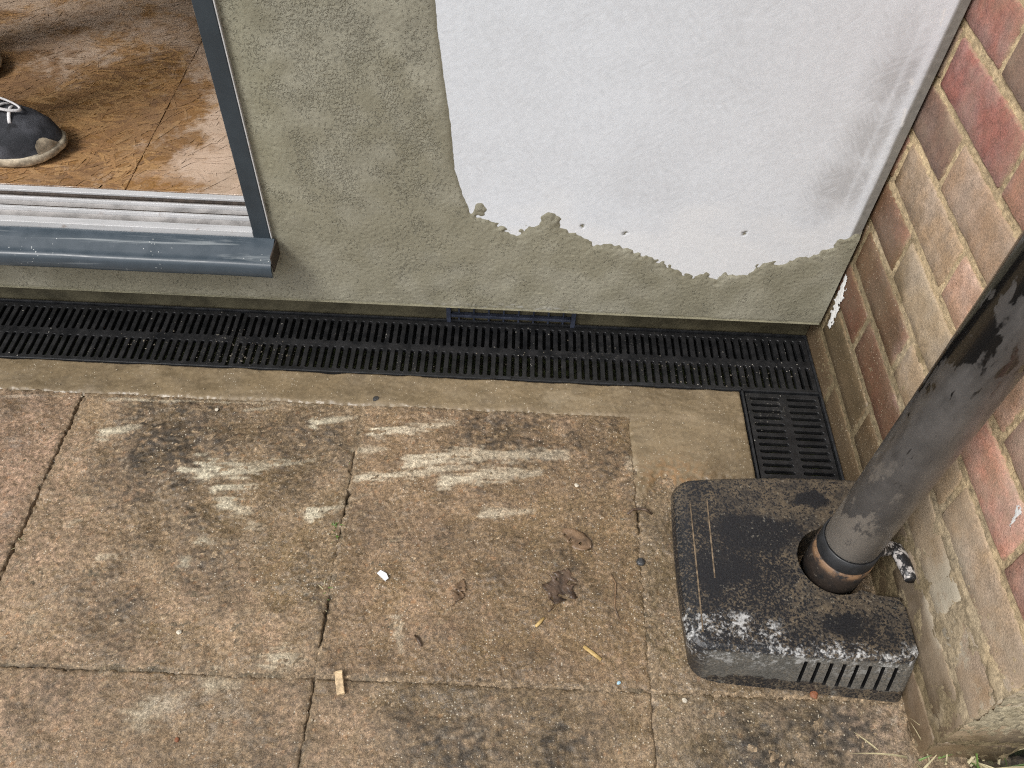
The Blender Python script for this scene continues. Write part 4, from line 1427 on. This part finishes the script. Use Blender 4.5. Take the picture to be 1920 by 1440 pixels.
# raised moulding lines on the top
for xx, y0, y1 in ((.272, .425, .612), (.2965, .500, .618)):
    bm = bmesh.new()
    add_tube(bm, [(xx - .004, y0, CZ - .0002), (xx - .002, (y0 + y1) / 2, CZ + .0001), (xx, y1, CZ - .0002)], .0011, 6)
    bm_obj('moulding_line', bm, mat_mould, cov_root)

# ------------------------------------------------------------------ downpipe
M = Mat('weathered_pipe')
v = M.coord('Position')
px_, py_, pz_ = M.sep(v)[:3]
vs_ = M.coord('Position', scale=(1, 1, .30))
n = M.noise(v, 30, 6, .6)
c = M.mix(M.ramp(n, .3, .7), (0.20, 0.197, 0.200), (0.28, 0.275, 0.278))
# wet dark patches with runs
wn_ = M.noise(vs_, 95, 3, .5, .3)
big = M.noise(v, 11, 3, .5)
lim = M.math('ADD', M.math('MULTIPLY', big, .55), M.ramp(pz_, .28, .60, -.18, .17))
ang = M.math('SUBTRACT', py_, PIPE[1])
lim = M.math('ADD', lim, M.ramp(ang, -.036, .02, -.13, .07))
wsum = M.math('ADD', M.math('ADD', lim, M.math('MULTIPLY', M.noise(v, 30, 4, .6), .35)), M.math('MULTIPLY', wn_, .62))
wsum = M.math('SUBTRACT', wsum, .13)
wetm = M.ramp(wsum, .685, .735)
drip = M.noise(M.coord('Position', scale=(1, 1, .16)), 210, 2, .5)
drz = M.math('MULTIPLY', M.ramp(pz_, .26, .42), M.ramp(M.noise(v, 17, 3, .5), .42, .6))
wetm = M.math('MAXIMUM', wetm, M.math('MULTIPLY', M.ramp(drip, .66, .70), drz))
c = M.mix(M.ramp(wsum, .42, .70, 0, .55), c, (0.06, 0.057, 0.058))
c = M.mix(wetm, c, (0.016, 0.015, 0.015))
# lime splash near the foot
ls = M.math('MULTIPLY', M.ramp(M.math('ADD', M.noise(M.coord('Position', scale=(1, 1, .5)), 48, 6, .72), M.ramp(pz_, .28, .14, -.04, .17)), .50, .58), M.ramp(pz_, .42, .20))
ls = M.math('MULTIPLY', ls, M.ramp(px_, .465, .430, .15, 1))
c = M.mix(M.math('MULTIPLY', ls, .9), c, (0.62, 0.58, 0.53))
c = M.mix(M.ramp(M.noise(v, 130, 5, .7), .66, .74, 0, .35), c, (0.30, 0.29, 0.27))
mat_pipe = M.finish(c, M.ramp(wetm, 0, 1, .40, .16), M.bump(n, .0006))
M = Mat('rusty_rim')
v = M.coord('Position')
n = M.noise(v, 60, 6, .7)
pz_ = M.sep(v)[2]
rz = M.math('MULTIPLY', M.ramp(n, .34, .55), M.ramp(pz_, .106, .119, .10, 1))
c = M.mix(rz, (0.012, 0.012, 0.013), (0.20, 0.115, 0.06))
c = M.mix(M.ramp(M.noise(v, 140, 5, .7), .6, .7, 0, .5), c, (0.34, 0.29, 0.23))
mat_rim = M.finish(c, .5, M.bump(n, .001))
M = Mat('bracket_plastic')
v = M.coord('Position')
n = M.noise(v, 75, 6, .7)
c = M.mix(M.ramp(n, .50, .58), (0.016, 0.016, 0.018), (0.48, 0.45, 0.43))
mat_brk = M.finish(c, .35, M.bump(n, .0008))

dp = empty('downpipe', (PIPE[0], PIPE[1], .06))
tag(dp, 'grey-black round downpipe standing in the gully cover beside the brick wall', 'downpipe')
bm = bmesh.new()
R0 = .0346
add_lathe(bm, PIPE[0], PIPE[1], [(R0 - .003, 2.40), (R0, 2.40), (R0, .127), (R0 - .003, .127), (R0 - .003, 2.40)], 64)
bmesh.ops.recalc_face_normals(bm, faces=bm.faces)
bm_obj('pipe', bm, mat_pipe, dp, True)
bm = bmesh.new()
add_lathe(bm, PIPE[0], PIPE[1], [(R0 - .002, .055), (.0380, .055), (.0388, .100), (.0388, .1215), (.0355, .1225), (R0 - .002, .122), (R0 - .002, .055)], 64)
bmesh.ops.recalc_face_normals(bm, faces=bm.faces)
bm_obj('socket', bm, mat_rim, dp, True)
bm = bmesh.new()
add_lathe(bm, PIPE[0], PIPE[1], [(R0 + .0003, .1235), (.0376, .1235), (.0380, .1252), (.0376, .1485), (R0 + .0003, .1495), (R0 + .0003, .1235)], 64)
bmesh.ops.recalc_face_normals(bm, faces=bm.faces)
clip = bm_obj('clip_band', bm, mat_blackpl, dp, True)
bm = bmesh.new()
arm = [(PIPE[0] + .034, PIPE[1] - .004, .132), (.500, .528, .120), (.517, .537, .109), (.5285, .535, .108), (.5330, .521, .109), (.5345, .504, .111), (.5340, .489, .113)]
add_tube(bm, arm, [.0105, .0110, .0115, .0115, .0110, .0105, .0085], 12, True, .8)
o = bm_obj('wall_bracket', bm, mat_brk, dp, True)
bm = bmesh.new()
add_tube(bm, [(PIPE[0] + .028, PIPE[1] + .026, .120), (.510, .566, .116), (.5275, .574, .114), (.5300, .590, .114)], [.008, .008, .009, .008], 12, True, .62)
bm_obj('wall_bracket', bm, mat_brk, dp, True)

# ------------------------------------------------------------------ person in the doorway
mat_shoe = None
M = Mat('navy_knit')
v = M.coord('Object')
n = M.noise(v, 18, 5, .6)
wv = M.noise(M.coord('Object', scale=(1, 1.6, 1)), 900, 2, .5)
c = M.mix(M.ramp(n, .35, .65), (0.022, 0.024, 0.030), (0.085, 0.088, 0.102))
c = M.mix(M.ramp(M.noise(v, 42, 5, .7), .66, .74, 0, .6), c, (0.22, 0.22, 0.22))
c = M.mix(M.ramp(M.noise(v, 26, 3, .5), .56, .60, 0, .85), c, (0.012, 0.012, 0.015))
mat_upper = M.finish(c, .75, M.bump(M.noise(v, 30, 4, .6), .003, .6, M.bump(wv, .0008)))
mat_sole = simple_mat('cream_rubber', (0.42, 0.355, 0.26), .6, var=.5, scale=75, bump=.0008, bump_scale=120)
mat_lace = simple_mat('white_lace', (0.72, 0.70, 0.70), .75, var=.1, bump=.0003, bump_scale=900)
mat_jeans = simple_mat('black_trousers', (0.012, 0.012, 0.014), .85, var=.25, scale=40, bump=.0008, bump_scale=500)
mat_top = simple_mat('grey_jumper', (0.10, 0.11, 0.13), .9, var=.15, scale=30, bump=.001, bump_scale=300)
mat_skin = simple_mat('skin', (0.50, 0.31, 0.23), .5, var=.06)
mat_hair = simple_mat('brown_hair', (0.05, 0.03, 0.02), .6, var=.3, scale=80, bump=.002)


def skin_mesh(name, pts, edges, mat, parent, sub=2, root=0):
    me = bpy.data.meshes.new(name)
    me.from_pydata([p[:3] for p in pts], edges, [])
    o = bpy.data.objects.new(name, me)
    COL.objects.link(o)
    o.modifiers.new('skin', 'SKIN')
    for i, p in enumerate(pts):
        r_ = p[3] if isinstance(p[3], tuple) else (p[3], p[3])
        me.skin_vertices[0].data[i].radius = r_
        me.skin_vertices[0].data[i].use_root = (i == root)
    ss = o.modifiers.new('sub', 'SUBSURF'); ss.levels = ss.render_levels = sub
    bpy.context.view_layer.update()
    nm = bpy.data.meshes.new_from_object(o.evaluated_get(bpy.context.evaluated_depsgraph_get()))
    bpy.data.objects.remove(o)
    nm.materials.clear()
    return link(name, nm, mat, parent, True)


AX = -.960                      # ankle x of the nearer foot
FZ = FLOOR_Z + .0015
hipx = -1.0
Yn, Yf = 1.150, 1.365           # feet
ym = (Yn + Yf) / 2
body_pts = [(hipx, ym, FZ + .95, (.12, .15)), (hipx, ym, FZ + 1.15, (.105, .14)), (hipx + .01, ym, FZ + 1.35, (.11, .165)), (hipx, ym, FZ + 1.46, (.06, .07)), (hipx + .015, ym, FZ + 1.53, .052), (hipx + .03, ym, FZ + 1.62, (.085, .072)), (hipx + .03, ym, FZ + 1.71, (.082, .07)),
            (hipx - .01, Yn + .02, FZ + .84, .082), (-.975, Yn, FZ + .48, .058), (AX, Yn, FZ + .10, .040), (hipx - .01, Yf - .02, FZ + .84, .082), (-1.10, Yf, FZ + .48, .058), (-1.16, Yf, FZ + .10, .040),
            (hipx, ym - .19, FZ + 1.40, .052), (hipx + .02, ym - .24, FZ + 1.12, .040), (hipx + .16, ym - .20, FZ + .98, .030), (hipx, ym + .19, FZ + 1.40, .052), (hipx + .02, ym + .24, FZ + 1.12, .040), (hipx + .16, ym + .20, FZ + .98, .030)]
body_e = [(0, 1), (1, 2), (2, 3), (3, 4), (4, 5), (5, 6), (0, 7), (7, 8), (8, 9), (0, 10), (10, 11), (11, 12), (2, 13), (13, 14), (14, 15), (2, 16), (16, 17), (17, 18)]
person = skin_mesh('person', body_pts, body_e, mat_skin, None)
tag(person, 'person in dark scuffed trainers and dark trousers standing inside the open door', 'person')
fat = .014
tr_pts = [(p[0], p[1], p[2], (tuple(a_ + fat for a_ in p[3]) if isinstance(p[3], tuple) else p[3] + fat)) for p in [body_pts[i] for i in (0, 7, 8, 9, 10, 11, 12)]]
tr_pts[0] = (hipx, ym, FZ + 1.0, (.135, .165))
skin_mesh('trousers', tr_pts, [(0, 1), (1, 2), (2, 3), (0, 4), (4, 5), (5, 6)], mat_jeans, person)
ju = [body_pts[i] for i in (1, 2, 13, 14, 16, 17)]
ju_pts = [(hipx, ym, FZ + .98, (.14, .175))] + [(p[0], p[1], p[2], (tuple(a_ + .02 for a_ in p[3]) if isinstance(p[3], tuple) else p[3] + .018)) for p in ju]
ju_pts[4] = (hipx + .02, ym - .24, FZ + 1.10, .055); ju_pts[6] = (hipx + .02, ym + .24, FZ + 1.10, .055)
skin_mesh('jumper', ju_pts, [(0, 1), (1, 2), (2, 3), (3, 4), (2, 5), (5, 6)], mat_top, person)
bm = bmesh.new()
bmesh.ops.create_uvsphere(bm, u_segments=24, v_segments=14, radius=.098)
for v_ in list(bm.verts):
    if v_.co.z < -.02 and v_.co.x > -.02: v_.co *= .80
    v_.co = Vector((v_.co.x * 1.05 + hipx + .018, v_.co.y * .92 + ym, v_.co.z + FZ + 1.705))
bm_obj('hair', bm, mat_hair, person, True)
# hands with fingers
for sgn in (-1, 1):
    wx, wy, wz = hipx + .16, ym + sgn * .20, FZ + .98
    pts_ = [(wx, wy, wz, .028), (wx + .05, wy, wz - .02, (.034, .018))]
    ed_ = [(0, 1)]
    for fi in range(4):
        b0 = len(pts_)
        oy = (fi - 1.5) * .019
        ln_ = (.034, .042, .040, .030)[fi]
        pts_ += [(wx + .085, wy + oy, wz - .032, .0095), (wx + .085 + ln_, wy + oy, wz - .055, .0085), (wx + .085 + ln_ * 1.3, wy + oy, wz - .085, .0075)]
        ed_ += [(1, b0), (b0, b0 + 1), (b0 + 1, b0 + 2)]
    b0 = len(pts_)
    pts_ += [(wx + .035, wy - sgn * .038, wz - .03, .011), (wx + .068, wy - sgn * .05, wz - .05, .009)]
    ed_ += [(1, b0), (b0, b0 + 1)]
    skin_mesh('hand', pts_, ed_, mat_skin, person, 1)


def shoe(cx, cy, rot, near):
    """toe towards +x in local axes, local origin under the heel-ankle"""
    root = empty('shoe', (0, 0, 0))
    root.parent = person
    L0, L1 = -.075, .218
    N = 44
    def half_w(u):
        # heel .033, waist .034, ball .049, round toe
        w = np.interp(u, [0, .04, .12, .35, .55, .72, .84, .92, .97, 1.0], [.010, .024, .033, .035, .043, .049, .0465, .037, .024, .004])
        return float(w)
    def mid_y(u):
        return float(np.interp(u, [0, .4, .75, 1.0], [0, .002, .004, .010]))
    def top_h(u):
        return float(np.interp(u, [0, .08, .22, .34, .46, .58, .70, .82, .92, .98, 1.0], [.070, .094, .100, .108, .104, .094, .084, .072, .056, .036, .020]))
    us = [0.5 - 0.5 * math.cos(math.pi * i / N) for i in range(N + 1)]
    # sole
    bm = bmesh.new()
    rings = []
    for z_, gro in ((0.0, .94), (.002, .99), (.007, 1.03), (.013, 1.04), (.017, 1.02), (.019, .97)):
        left, right = [], []
        for u in us:
            xx = L0 + (L1 - L0) * u
            spring = .010 * max(0, (u - .80) / .2) ** 2 * (1 - z_ / .04)
            xx2 = xx + (gro - 1) * .05 * (1 if u > .5 else -1)
            left.append((xx2, mid_y(u) + half_w(u) * gro, z_ + spring))
            right.append((xx2, mid_y(u) - half_w(u) * gro, z_ + spring))
        rings.append([bm.verts.new(p) for p in left + right[::-1]])
    n2 = len(rings[0])
    for a_, b_ in zip(rings[:-1], rings[1:]):
        for i in range(n2):
            bm.faces.new((a_[i], a_[(i + 1) % n2], b_[(i + 1) % n2], b_[i]))
    bm.faces.new(rings[-1]); bm.faces.new(list(reversed(rings[0])))
    bmesh.ops.recalc_face_normals(bm, faces=bm.faces)
    parts = [bm_obj('sole', bm, mat_sole, None, True)]
    # upper
    bm = bmesh.new()
    K = 16
    rings = []
    for u in us:
        ring = []
        for k_ in range(K + 1):
            a_ = math.pi * k_ / K
            hw = half_w(u) * 1.0
            zz = .016 + (top_h(u) - .016) * math.sin(a_) ** .75
            yy = mid_y(u) + hw * math.copysign(abs(math.cos(a_)) ** .8, math.cos(a_))
            ring.append(bm.verts.new((L0 + .003 + (L1 - L0 - .007) * u, yy, zz)))
        rings.append(ring)
    for a_, b_ in zip(rings[:-1], rings[1:]):
        for k_ in range(K):
            bm.faces.new((a_[k_], a_[k_ + 1], b_[k_ + 1], b_[k_]))
    bmesh.ops.recalc_face_normals(bm, faces=bm.faces)
    parts.append(bm_obj('upper', bm, mat_upper, None, True))
    # toe bumper: cream patch rising from the sole on the near side of the toe
    bm = bmesh.new()
    rows = []
    for i in range(9):
        u = .915 + .083 * i / 8
        row = []
        for j in range(6):
            hgt_ = math.sin(math.pi * min(1, max(0, (i + .6) / 9.2))) ** .6
            a_ = math.pi * (1 - .27 * hgt_ * j / 5)
            hw = half_w(u) * 1.03 + .0008
            zz = .020 + (top_h(u) - .020 + .0012) * max(0, math.sin(a_)) ** .75
            yy = mid_y(u) + hw * math.copysign(abs(math.cos(a_)) ** .8, math.cos(a_))
            row.append(bm.verts.new((L0 + .004 + (L1 - L0 - .006) * u, yy, zz)))
        rows.append(row)
    for a_, b_ in zip(rows[:-1], rows[1:]):
        for j in range(5):
            bm.faces.new((a_[j], a_[j + 1], b_[j + 1], b_[j]))
    bmesh.ops.recalc_face_normals(bm, faces=bm.faces)
    parts.append(bm_obj('toe_cap', bm, mat_sole, None, True))
    # laces: bars and a bow loop
    for i in range(5):
        u = .56 + .055 * i
        xx = L0 + (L1 - L0) * u
        zt = top_h(u)
        bm = bmesh.new()
        pts_ = []
        for k_ in range(9):
            t_ = -1 + 2 * k_ / 8
            pts_.append((xx + .006 * t_ * (1 if i % 2 else -1), mid_y(u) + .023 * t_, zt + .0022 - .010 * t_ * t_))
        add_tube(bm, pts_, .0028, 8, True, .6)
        parts.append(bm_obj('lace', bm, mat_lace, None, True))
    bm = bmesh.new()
    zt = top_h(.60)
    loop = []
    for k_ in range(25):
        a_ = -.15 + k_ / 24 * 2 * math.pi
        f_ = (1 - math.cos(a_)) * .5
        xx_ = .085 + .082 * f_
        u_ = (xx_ - L0) / (L1 - L0)
        loop.append((xx_, .006 - .016 * math.sin(a_) + .004 * f_, top_h(u_) + .006 - .002 * f_ + .002 * math.sin(a_)))
    add_tube(bm, loop, .0027, 8, True, .7)
    parts.append(bm_obj('lace_loop', bm, mat_lace, None, True))
    M_ = Matrix.Translation((cx, cy, FZ)) @ Matrix.Rotation(rot, 4, 'Z')
    for p_ in parts:
        p_.data.transform(M_)
        p_.parent = root
    return root


shoe(-.958, 1.150, math.radians(-1), True)
shoe(-1.160, 1.378, math.radians(-2), False)

# ------------------------------------------------------------------ small things lying about
def at0(x, y, z=.0005):
    p = px(x, y, z=0.0)
    return Vector((p[0], p[1], z))


mat_wood = simple_mat('pale_splintered_wood', (0.58, 0.43, 0.26), .8, var=.35, scale=90, bump=.001, bump_scale=300)
mat_straw = simple_mat('dry_straw', (0.52, 0.36, 0.14), .6, var=.2, scale=200)
mat_dead = simple_mat('sodden_leaf', (0.080, 0.052, 0.034), .32, var=.6, scale=70, bump=.002, bump_scale=160)
mat_dead2 = simple_mat('brown_leaf', (0.165, 0.105, 0.060), .4, var=.5, scale=60, bump=.002, bump_scale=160)
mat_white = simple_mat('white_plastic', (0.74, 0.76, 0.78), .4, var=.05)
mat_pebble = simple_mat('dark_pebble', (0.05, 0.05, 0.05), .35, var=.4, scale=90, bump=.001)
mat_pale = simple_mat('pale_stone_chip', (0.62, 0.56, 0.45), .7, var=.2, scale=90, bump=.001)
mat_grass = simple_mat('green_grass', (0.10, 0.17, 0.035), .5, var=.4, scale=30)
mat_dry = simple_mat('dry_grass', (0.46, 0.40, 0.24), .6, var=.3, scale=30)
mat_blue = simple_mat('blue_chip', (0.36, 0.55, 0.66), .5, var=.1)
mat_rustchip = simple_mat('brick_chip', (0.27, 0.105, 0.05), .7, var=.3, scale=60, bump=.001)

# wood offcut
a0, a1 = at0(636, 1262), at0(640, 1306)
dirv = (a1 - a0)
bm = bmesh.new()
r_ = random.Random(3)
add_box(bm, -.0050, .0050, -dirv.length / 2, dirv.length / 2, 0, .0075, .0008, 1)
bmesh.ops.subdivide_edges(bm, edges=[e for e in bm.edges if abs((e.verts[0].co - e.verts[1].co).y) > .02], cuts=6)
for v_ in bm.verts:
    v_.co += Vector((r_.uniform(-.0007, .0007), r_.uniform(-.0012, .0012), r_.uniform(-.0005, .0007) if v_.co.z > .004 else 0))
o = bm_obj('wood_offcut', bm, mat_wood)
o.location = (a0 + a1) / 2 + Vector((0, 0, .0006)); o.rotation_euler.z = math.atan2(dirv.y, dirv.x) + math.pi / 2
tag(o, 'pale splintered wood offcut lying on the slab joint, lower left of centre', 'wood')

# white plastic shard
a0, a1 = at0(711, 1074), at0(727, 1086)
bm = bmesh.new()
vsx = [bm.verts.new(p) for p in ((-.0085, -.0035, 0), (.0075, -.0045, 0), (.0088, .0012, 0), (.002, .0045, 0), (-.0078, .0030, 0))]
f_ = bm.faces.new(vsx)
e_ = bmesh.ops.extrude_face_region(bm, geom=[f_])
for v_ in e_['geom']:
    if isinstance(v_, bmesh.types.BMVert): v_.co.z += .0022
bmesh.ops.recalc_face_normals(bm, faces=bm.faces)
o = bm_obj('plastic_shard', bm, mat_white)
d_ = a1 - a0
o.location = (a0 + a1) / 2 + Vector((0, 0, .0014)); o.rotation_euler = (.12, .1, math.atan2(d_.y, d_.x))
tag(o, 'small white plastic shard on the middle slab', 'plastic shard')

# leaves
def leaf(name, cx, cy, L, W, rot, mat, curl, lab, seed, lobes=0.0):
    r = random.Random(seed)
    bm = bmesh.new()
    n_u, n_v = 14, 6
    g = []
    for i in range(n_u + 1):
        u = i / n_u
        w = W / 2 * math.sin(math.pi * (u ** .8)) ** .7 * (1 + lobes * math.sin(u * 17 + seed)) + .0006
        row = []
        for j in range(n_v + 1):
            t_ = -1 + 2 * j / n_v
            row.append(bm.verts.new(((u - .5) * L, t_ * w * r.uniform(.92, 1.06), .0016 + curl * abs(t_) ** 1.6 * (.4 + .6 * math.sin(u * 9 + seed)) ** 2 + r.uniform(0, .0011))))
        g.append(row)
    for i in range(n_u):
        for j in range(n_v):
            bm.faces.new((g[i][j], g[i + 1][j], g[i + 1][j + 1], g[i][j + 1]))
    hole = [f_ for f_ in bm.faces if r.random() < (.16 if lobes else .05)]
    bmesh.ops.delete(bm, geom=hole, context='FACES')
    e_ = bmesh.ops.solidify(bm, geom=list(bm.faces), thickness=.0004)
    add_tube(bm, [(-L * .5, 0, .0016), (-L * .62, .001, .0012), (-L * .74, .004, .0010)], .0007, 6)
    o = bm_obj(name, bm, mat, None, True)
    p = at0(cx, cy)
    o.location = p + Vector((0, 0, .0004)); o.rotation_euler.z = math.radians(rot)
    return tag(o, lab, 'leaf')


leaf('dead_leaf', 1080, 1012, .050, .028, 145, mat_dead2, .002, 'curled light brown dead leaf above the dark sodden leaf', 1)
leaf('dead_leaf', 1052, 1100, .058, .040, 70, mat_dead, .004, 'dark sodden crumpled dead leaf left of the gully cover', 2, .25)
leaf('dead_leaf', 862, 1108, .034, .016, 75, mat_dead2, .0015, 'small half-buried brown leaf right of the white plastic shard', 3, .1)

# straws and twigs
def stalk(name, pts, r, mat, lab, cat, flat=.5):
    bm = bmesh.new()
    P = [at0(a_, b_, .0022) for a_, b_ in pts]
    add_tube(bm, [tuple(p) for p in P], [r * (.6 + .4 * math.sin(math.pi * (i + .5) / len(P))) for i in range(len(P))], 7, True, flat)
    o = bm_obj(name, bm, mat, None, True)
    return tag(o, lab, cat)


stalk('straw', [(1094, 1213), (1110, 1225), (1127, 1238)], .0030, mat_straw, 'short golden straw lying left of the gully cover corner', 'straw')
stalk('straw', [(1020, 1159), (1012, 1168), (1004, 1176)], .0024, mat_straw, 'tiny straw fragment between the dark leaf and the longer straw', 'straw')
stalk('twig', [(1176, 965), (1186, 957), (1198, 955), (1210, 957), (1222, 965)], .0022, mat_dead, 'thin dark curved twig across the joint by the gully cover', 'twig', .9)
stalk('twig', [(1146, 1078), (1154, 1096), (1153, 1120), (1152, 1140), (1162, 1165)], .0013, mat_dead2, 'long thin brown stem right of the dark leaf', 'twig', .9)
stalk('twig', [(778, 1192), (784, 1200), (790, 1212)], .0020, mat_dead, 'tiny dark twig below the white plastic shard', 'twig', .9)

# pebbles and chips
def chip(name, cx, cy, s, mat, lab, cat, seed, squash=.6):
    r = random.Random(seed)
    bm = bmesh.new()
    bmesh.ops.create_icosphere(bm, subdivisions=2, radius=1.0)
    ax = [Vector((r.gauss(0, 1), r.gauss(0, 1), r.gauss(0, 1))).normalized() for _ in range(7)]
    for v_ in bm.verts:
        k_ = min(1.0, min((.78 + .25 * abs(r.random() * 0)) / max(.05, v_.co.dot(a_)) for a_ in ax if v_.co.dot(a_) > .05) if any(v_.co.dot(a_) > .05 for a_ in ax) else 1)
        v_.co = Vector((v_.co.x * s * k_ * 1.15, v_.co.y * s * k_, v_.co.z * s * k_ * squash))
    o = bm_obj(name, bm, mat, None, False)
    o.location = at0(cx, cy) + Vector((0, 0, s * squash * .55)); o.rotation_euler.z = r.uniform(0, 6)
    return tag(o, lab, cat)


chip('pebble', 705, 749, .0050, mat_pebble, 'dark pebble on the cement strip just above the middle slab', 'pebble', 1)
chip('stone_chip', 407, 769, .0032, mat_pale, 'tiny pale stone chip on the left slab near the cement strip', 'stone chip', 3)
chip('stone_chip', 1081, 911, .0036, mat_pale, 'tiny white stone chip right of the render smears on the middle slab', 'stone chip', 4)
chip('stone_chip', 336, 1186, .0034, mat_pale, 'white stone chip on the left slab above the lower joint', 'stone chip', 5)
chip('stone_chip', 1160, 1281, .0026, mat_blue, 'tiny light blue chip below the long straw', 'stone chip', 6)
chip('stone_chip', 332, 1388, .0030, mat_rustchip, 'tiny orange chip on the slab at bottom left', 'stone chip', 7)
chip('brick_chip', 1525, 1303, .0058, mat_rustchip, 'orange brick chip at the front of the gully cover', 'brick chip', 8, .5)
chip('stone_chip', 1283, 1302 + 12, .0034, mat_pale, 'tiny pale stone chip in front of the gully cover left corner', 'stone chip', 9)
# fixing: round head of a screw
bm = bmesh.new()
add_lathe(bm, 0, 0, [(.0001, .0038), (.0030, .0037), (.0052, .0028), (.0062, .0012), (.0064, 0)], 20)
o = bm_obj('screw_head', bm, mat_pebble, None, True)
o.location = at0(1201, 1054, .0006)
tag(o, 'round dark screw head beside the left edge of the gully cover', 'screw')

# grass tufts
def tuft(name, base, nblades, spread, hmin, hmax, mats, lab, seed, flop=.5, w=.0012):
    r = random.Random(seed)
    root = empty(name, base)
    tag(root, lab, 'grass tuft')
    for i in range(nblades):
        bm = bmesh.new()
        a_ = r.uniform(0, 2 * math.pi)
        L = r.uniform(hmin, hmax)
        bx0 = r.gauss(0, spread[0]); by0 = r.gauss(0, spread[1])
        fl = flop * r.uniform(.4, 1.3)
        pv = []
        for k_ in range(7):
            t_ = k_ / 6
            hr = L * (t_ * fl + .25 * fl * t_ * t_)
            hz = L * (t_ - .62 * fl * t_ * t_) * (1 - .35 * fl)
            cxx = base[0] + bx0 + math.cos(a_) * hr
            cyy = base[1] + by0 + math.sin(a_) * hr
            ww = w * (1 - t_ ** 2) * r.uniform(.8, 1.2) + .0001
            sx, sy = -math.sin(a_) * ww, math.cos(a_) * ww
            zz = base[2] + max(.0005, hz)
            pv.append((bm.verts.new((cxx - sx, cyy - sy, zz)), bm.verts.new((cxx, cyy, zz - ww * .5)), bm.verts.new((cxx + sx, cyy + sy, zz))))
        for p_, q_ in zip(pv[:-1], pv[1:]):
            bm.faces.new((p_[0], p_[1], q_[1], q_[0]))
            bm.faces.new((p_[1], p_[2], q_[2], q_[1]))
        bm_obj('blade', bm, mats[r.randrange(len(mats))], root, True)
    return root


q = px(1800, 1425, z=0.0)
tuft('grass_tuft', (q[0], q[1] - .004, -.008), 46, (.030, .010), .03, .10, [mat_dry, mat_dry, mat_grass], 'dry straw-coloured grass tuft at the foot of the brick wall end', 1, 1.0, .0014)
tuft('grass_tuft', (*px(630, 985, z=0)[:2], -.003), 14, (.002, .014), .006, .016, [mat_grass], 'small green weed in the joint left of the middle slab', 2, .6, .0010)
tuft('grass_tuft', (*px(606, 1120, z=0)[:2], -.003), 12, (.0025, .018), .006, .013, [mat_grass, mat_dry], 'thin weed in the lower part of the joint left of the middle slab', 3, .8, .0009)
tuft('grass_tuft', (*px(655, 862, z=0)[:2], -.003), 6, (.0015, .008), .004, .010, [mat_grass], 'tiny weed near the top of the joint left of the middle slab', 4, .7, .0009)
tuft('grass_tuft', (*px(38, 1008, z=0)[:2], -.003), 5, (.0015, .006), .004, .010, [mat_grass, mat_dry], 'tiny weed in the slab joint at the far left', 5, .7, .0009)


# ------------------------------------------------------------------ crumbs of dried mortar and grit
def crumbs(name, spots, seed, mat, parent=None):
    r = np.random.default_rng(seed)
    bm0 = bmesh.new(); bmesh.ops.create_icosphere(bm0, subdivisions=1, radius=1.0)
    V0 = np.array([v_.co[:] for v_ in bm0.verts]); F0 = np.array([[v_.index for v_ in f_.verts] for f_ in bm0.faces]); bm0.free()
    n = len(spots)
    V = np.zeros((n, len(V0), 3)); F = np.zeros((n, len(F0), 3), dtype=int)
    for i, (x_, y_, z_, sz) in enumerate(spots):
        a_ = r.uniform(0, 6.28)
        sz = sz * .62
        P = V0 * r.uniform(.65, 1.2, (len(V0), 1)) * np.array((sz * r.uniform(.8, 1.5), sz, sz * .6))
        V[i, :, 0] = x_ + P[:, 0] * math.cos(a_) - P[:, 1] * math.sin(a_)
        V[i, :, 1] = y_ + P[:, 0] * math.sin(a_) + P[:, 1] * math.cos(a_)
        V[i, :, 2] = z_ + P[:, 2] + sz * .25
        F[i] = F0 + i * len(V0)
    me = bpy.data.meshes.new(name)
    me.from_pydata(V.reshape(-1, 3).tolist(), [], F.reshape(-1, 3).tolist())
    o = link(name, me, mat, parent)
    return tag(o, kind='stuff')


mat_crumb = simple_mat('dried_mortar_crumb', (0.36, 0.30, 0.21), .8, var=.4, scale=160)
mat_crumb2 = simple_mat('wet_grit', (0.12, 0.105, 0.08), .5, var=.6, scale=120)
rc = np.random.default_rng(77)
sp = []
for _ in range(900):
    x_, y_ = rc.uniform(-.9, .22), rc.uniform(.27, .82)
    if F_big(x_ + 1, y_) > rc.uniform(-1.2, 1.5): sp.append((x_, y_, .0006, abs(rc.normal(0, .0009)) + .0005))
for _ in range(240):
    sp.append((rc.uniform(-.9, .39), rc.uniform(.825, .878), .0012, abs(rc.normal(0, .0008)) + .0005))
for _ in range(120):
    sp.append((rc.uniform(.22, .39), rc.uniform(.70, .81), .0016, abs(rc.normal(0, .0008)) + .0005))
for _ in range(60):
    sp.append((rc.uniform(.215, .53), rc.uniform(.27, .375), .0006, abs(rc.normal(0, .0010)) + .0006))
crumbs('mortar_crumbs', sp, 5, mat_crumb)
sp = []
for cx_, cy_, k_, sd in ((-.44, .905, 60, .035), (-.40, .93, 40, .03), (-.15, .885, 20, .04), (.05, .95, 20, .06), (.30, .925, 30, .03), (.45, .92, 30, .05), (-.62, .93, 40, .06), (.47, .76, 20, .03)):
    for _ in range(k_):
        x_, y_ = rc.normal(cx_, sd), rc.normal(cy_, .018)
        if -.95 < x_ < .53 and .886 < y_ < 1.01: sp.append((x_, y_, -.0012, abs(rc.normal(0, .0009)) + .0005))
crumbs('grit_on_grate', sp, 6, mat_crumb2)
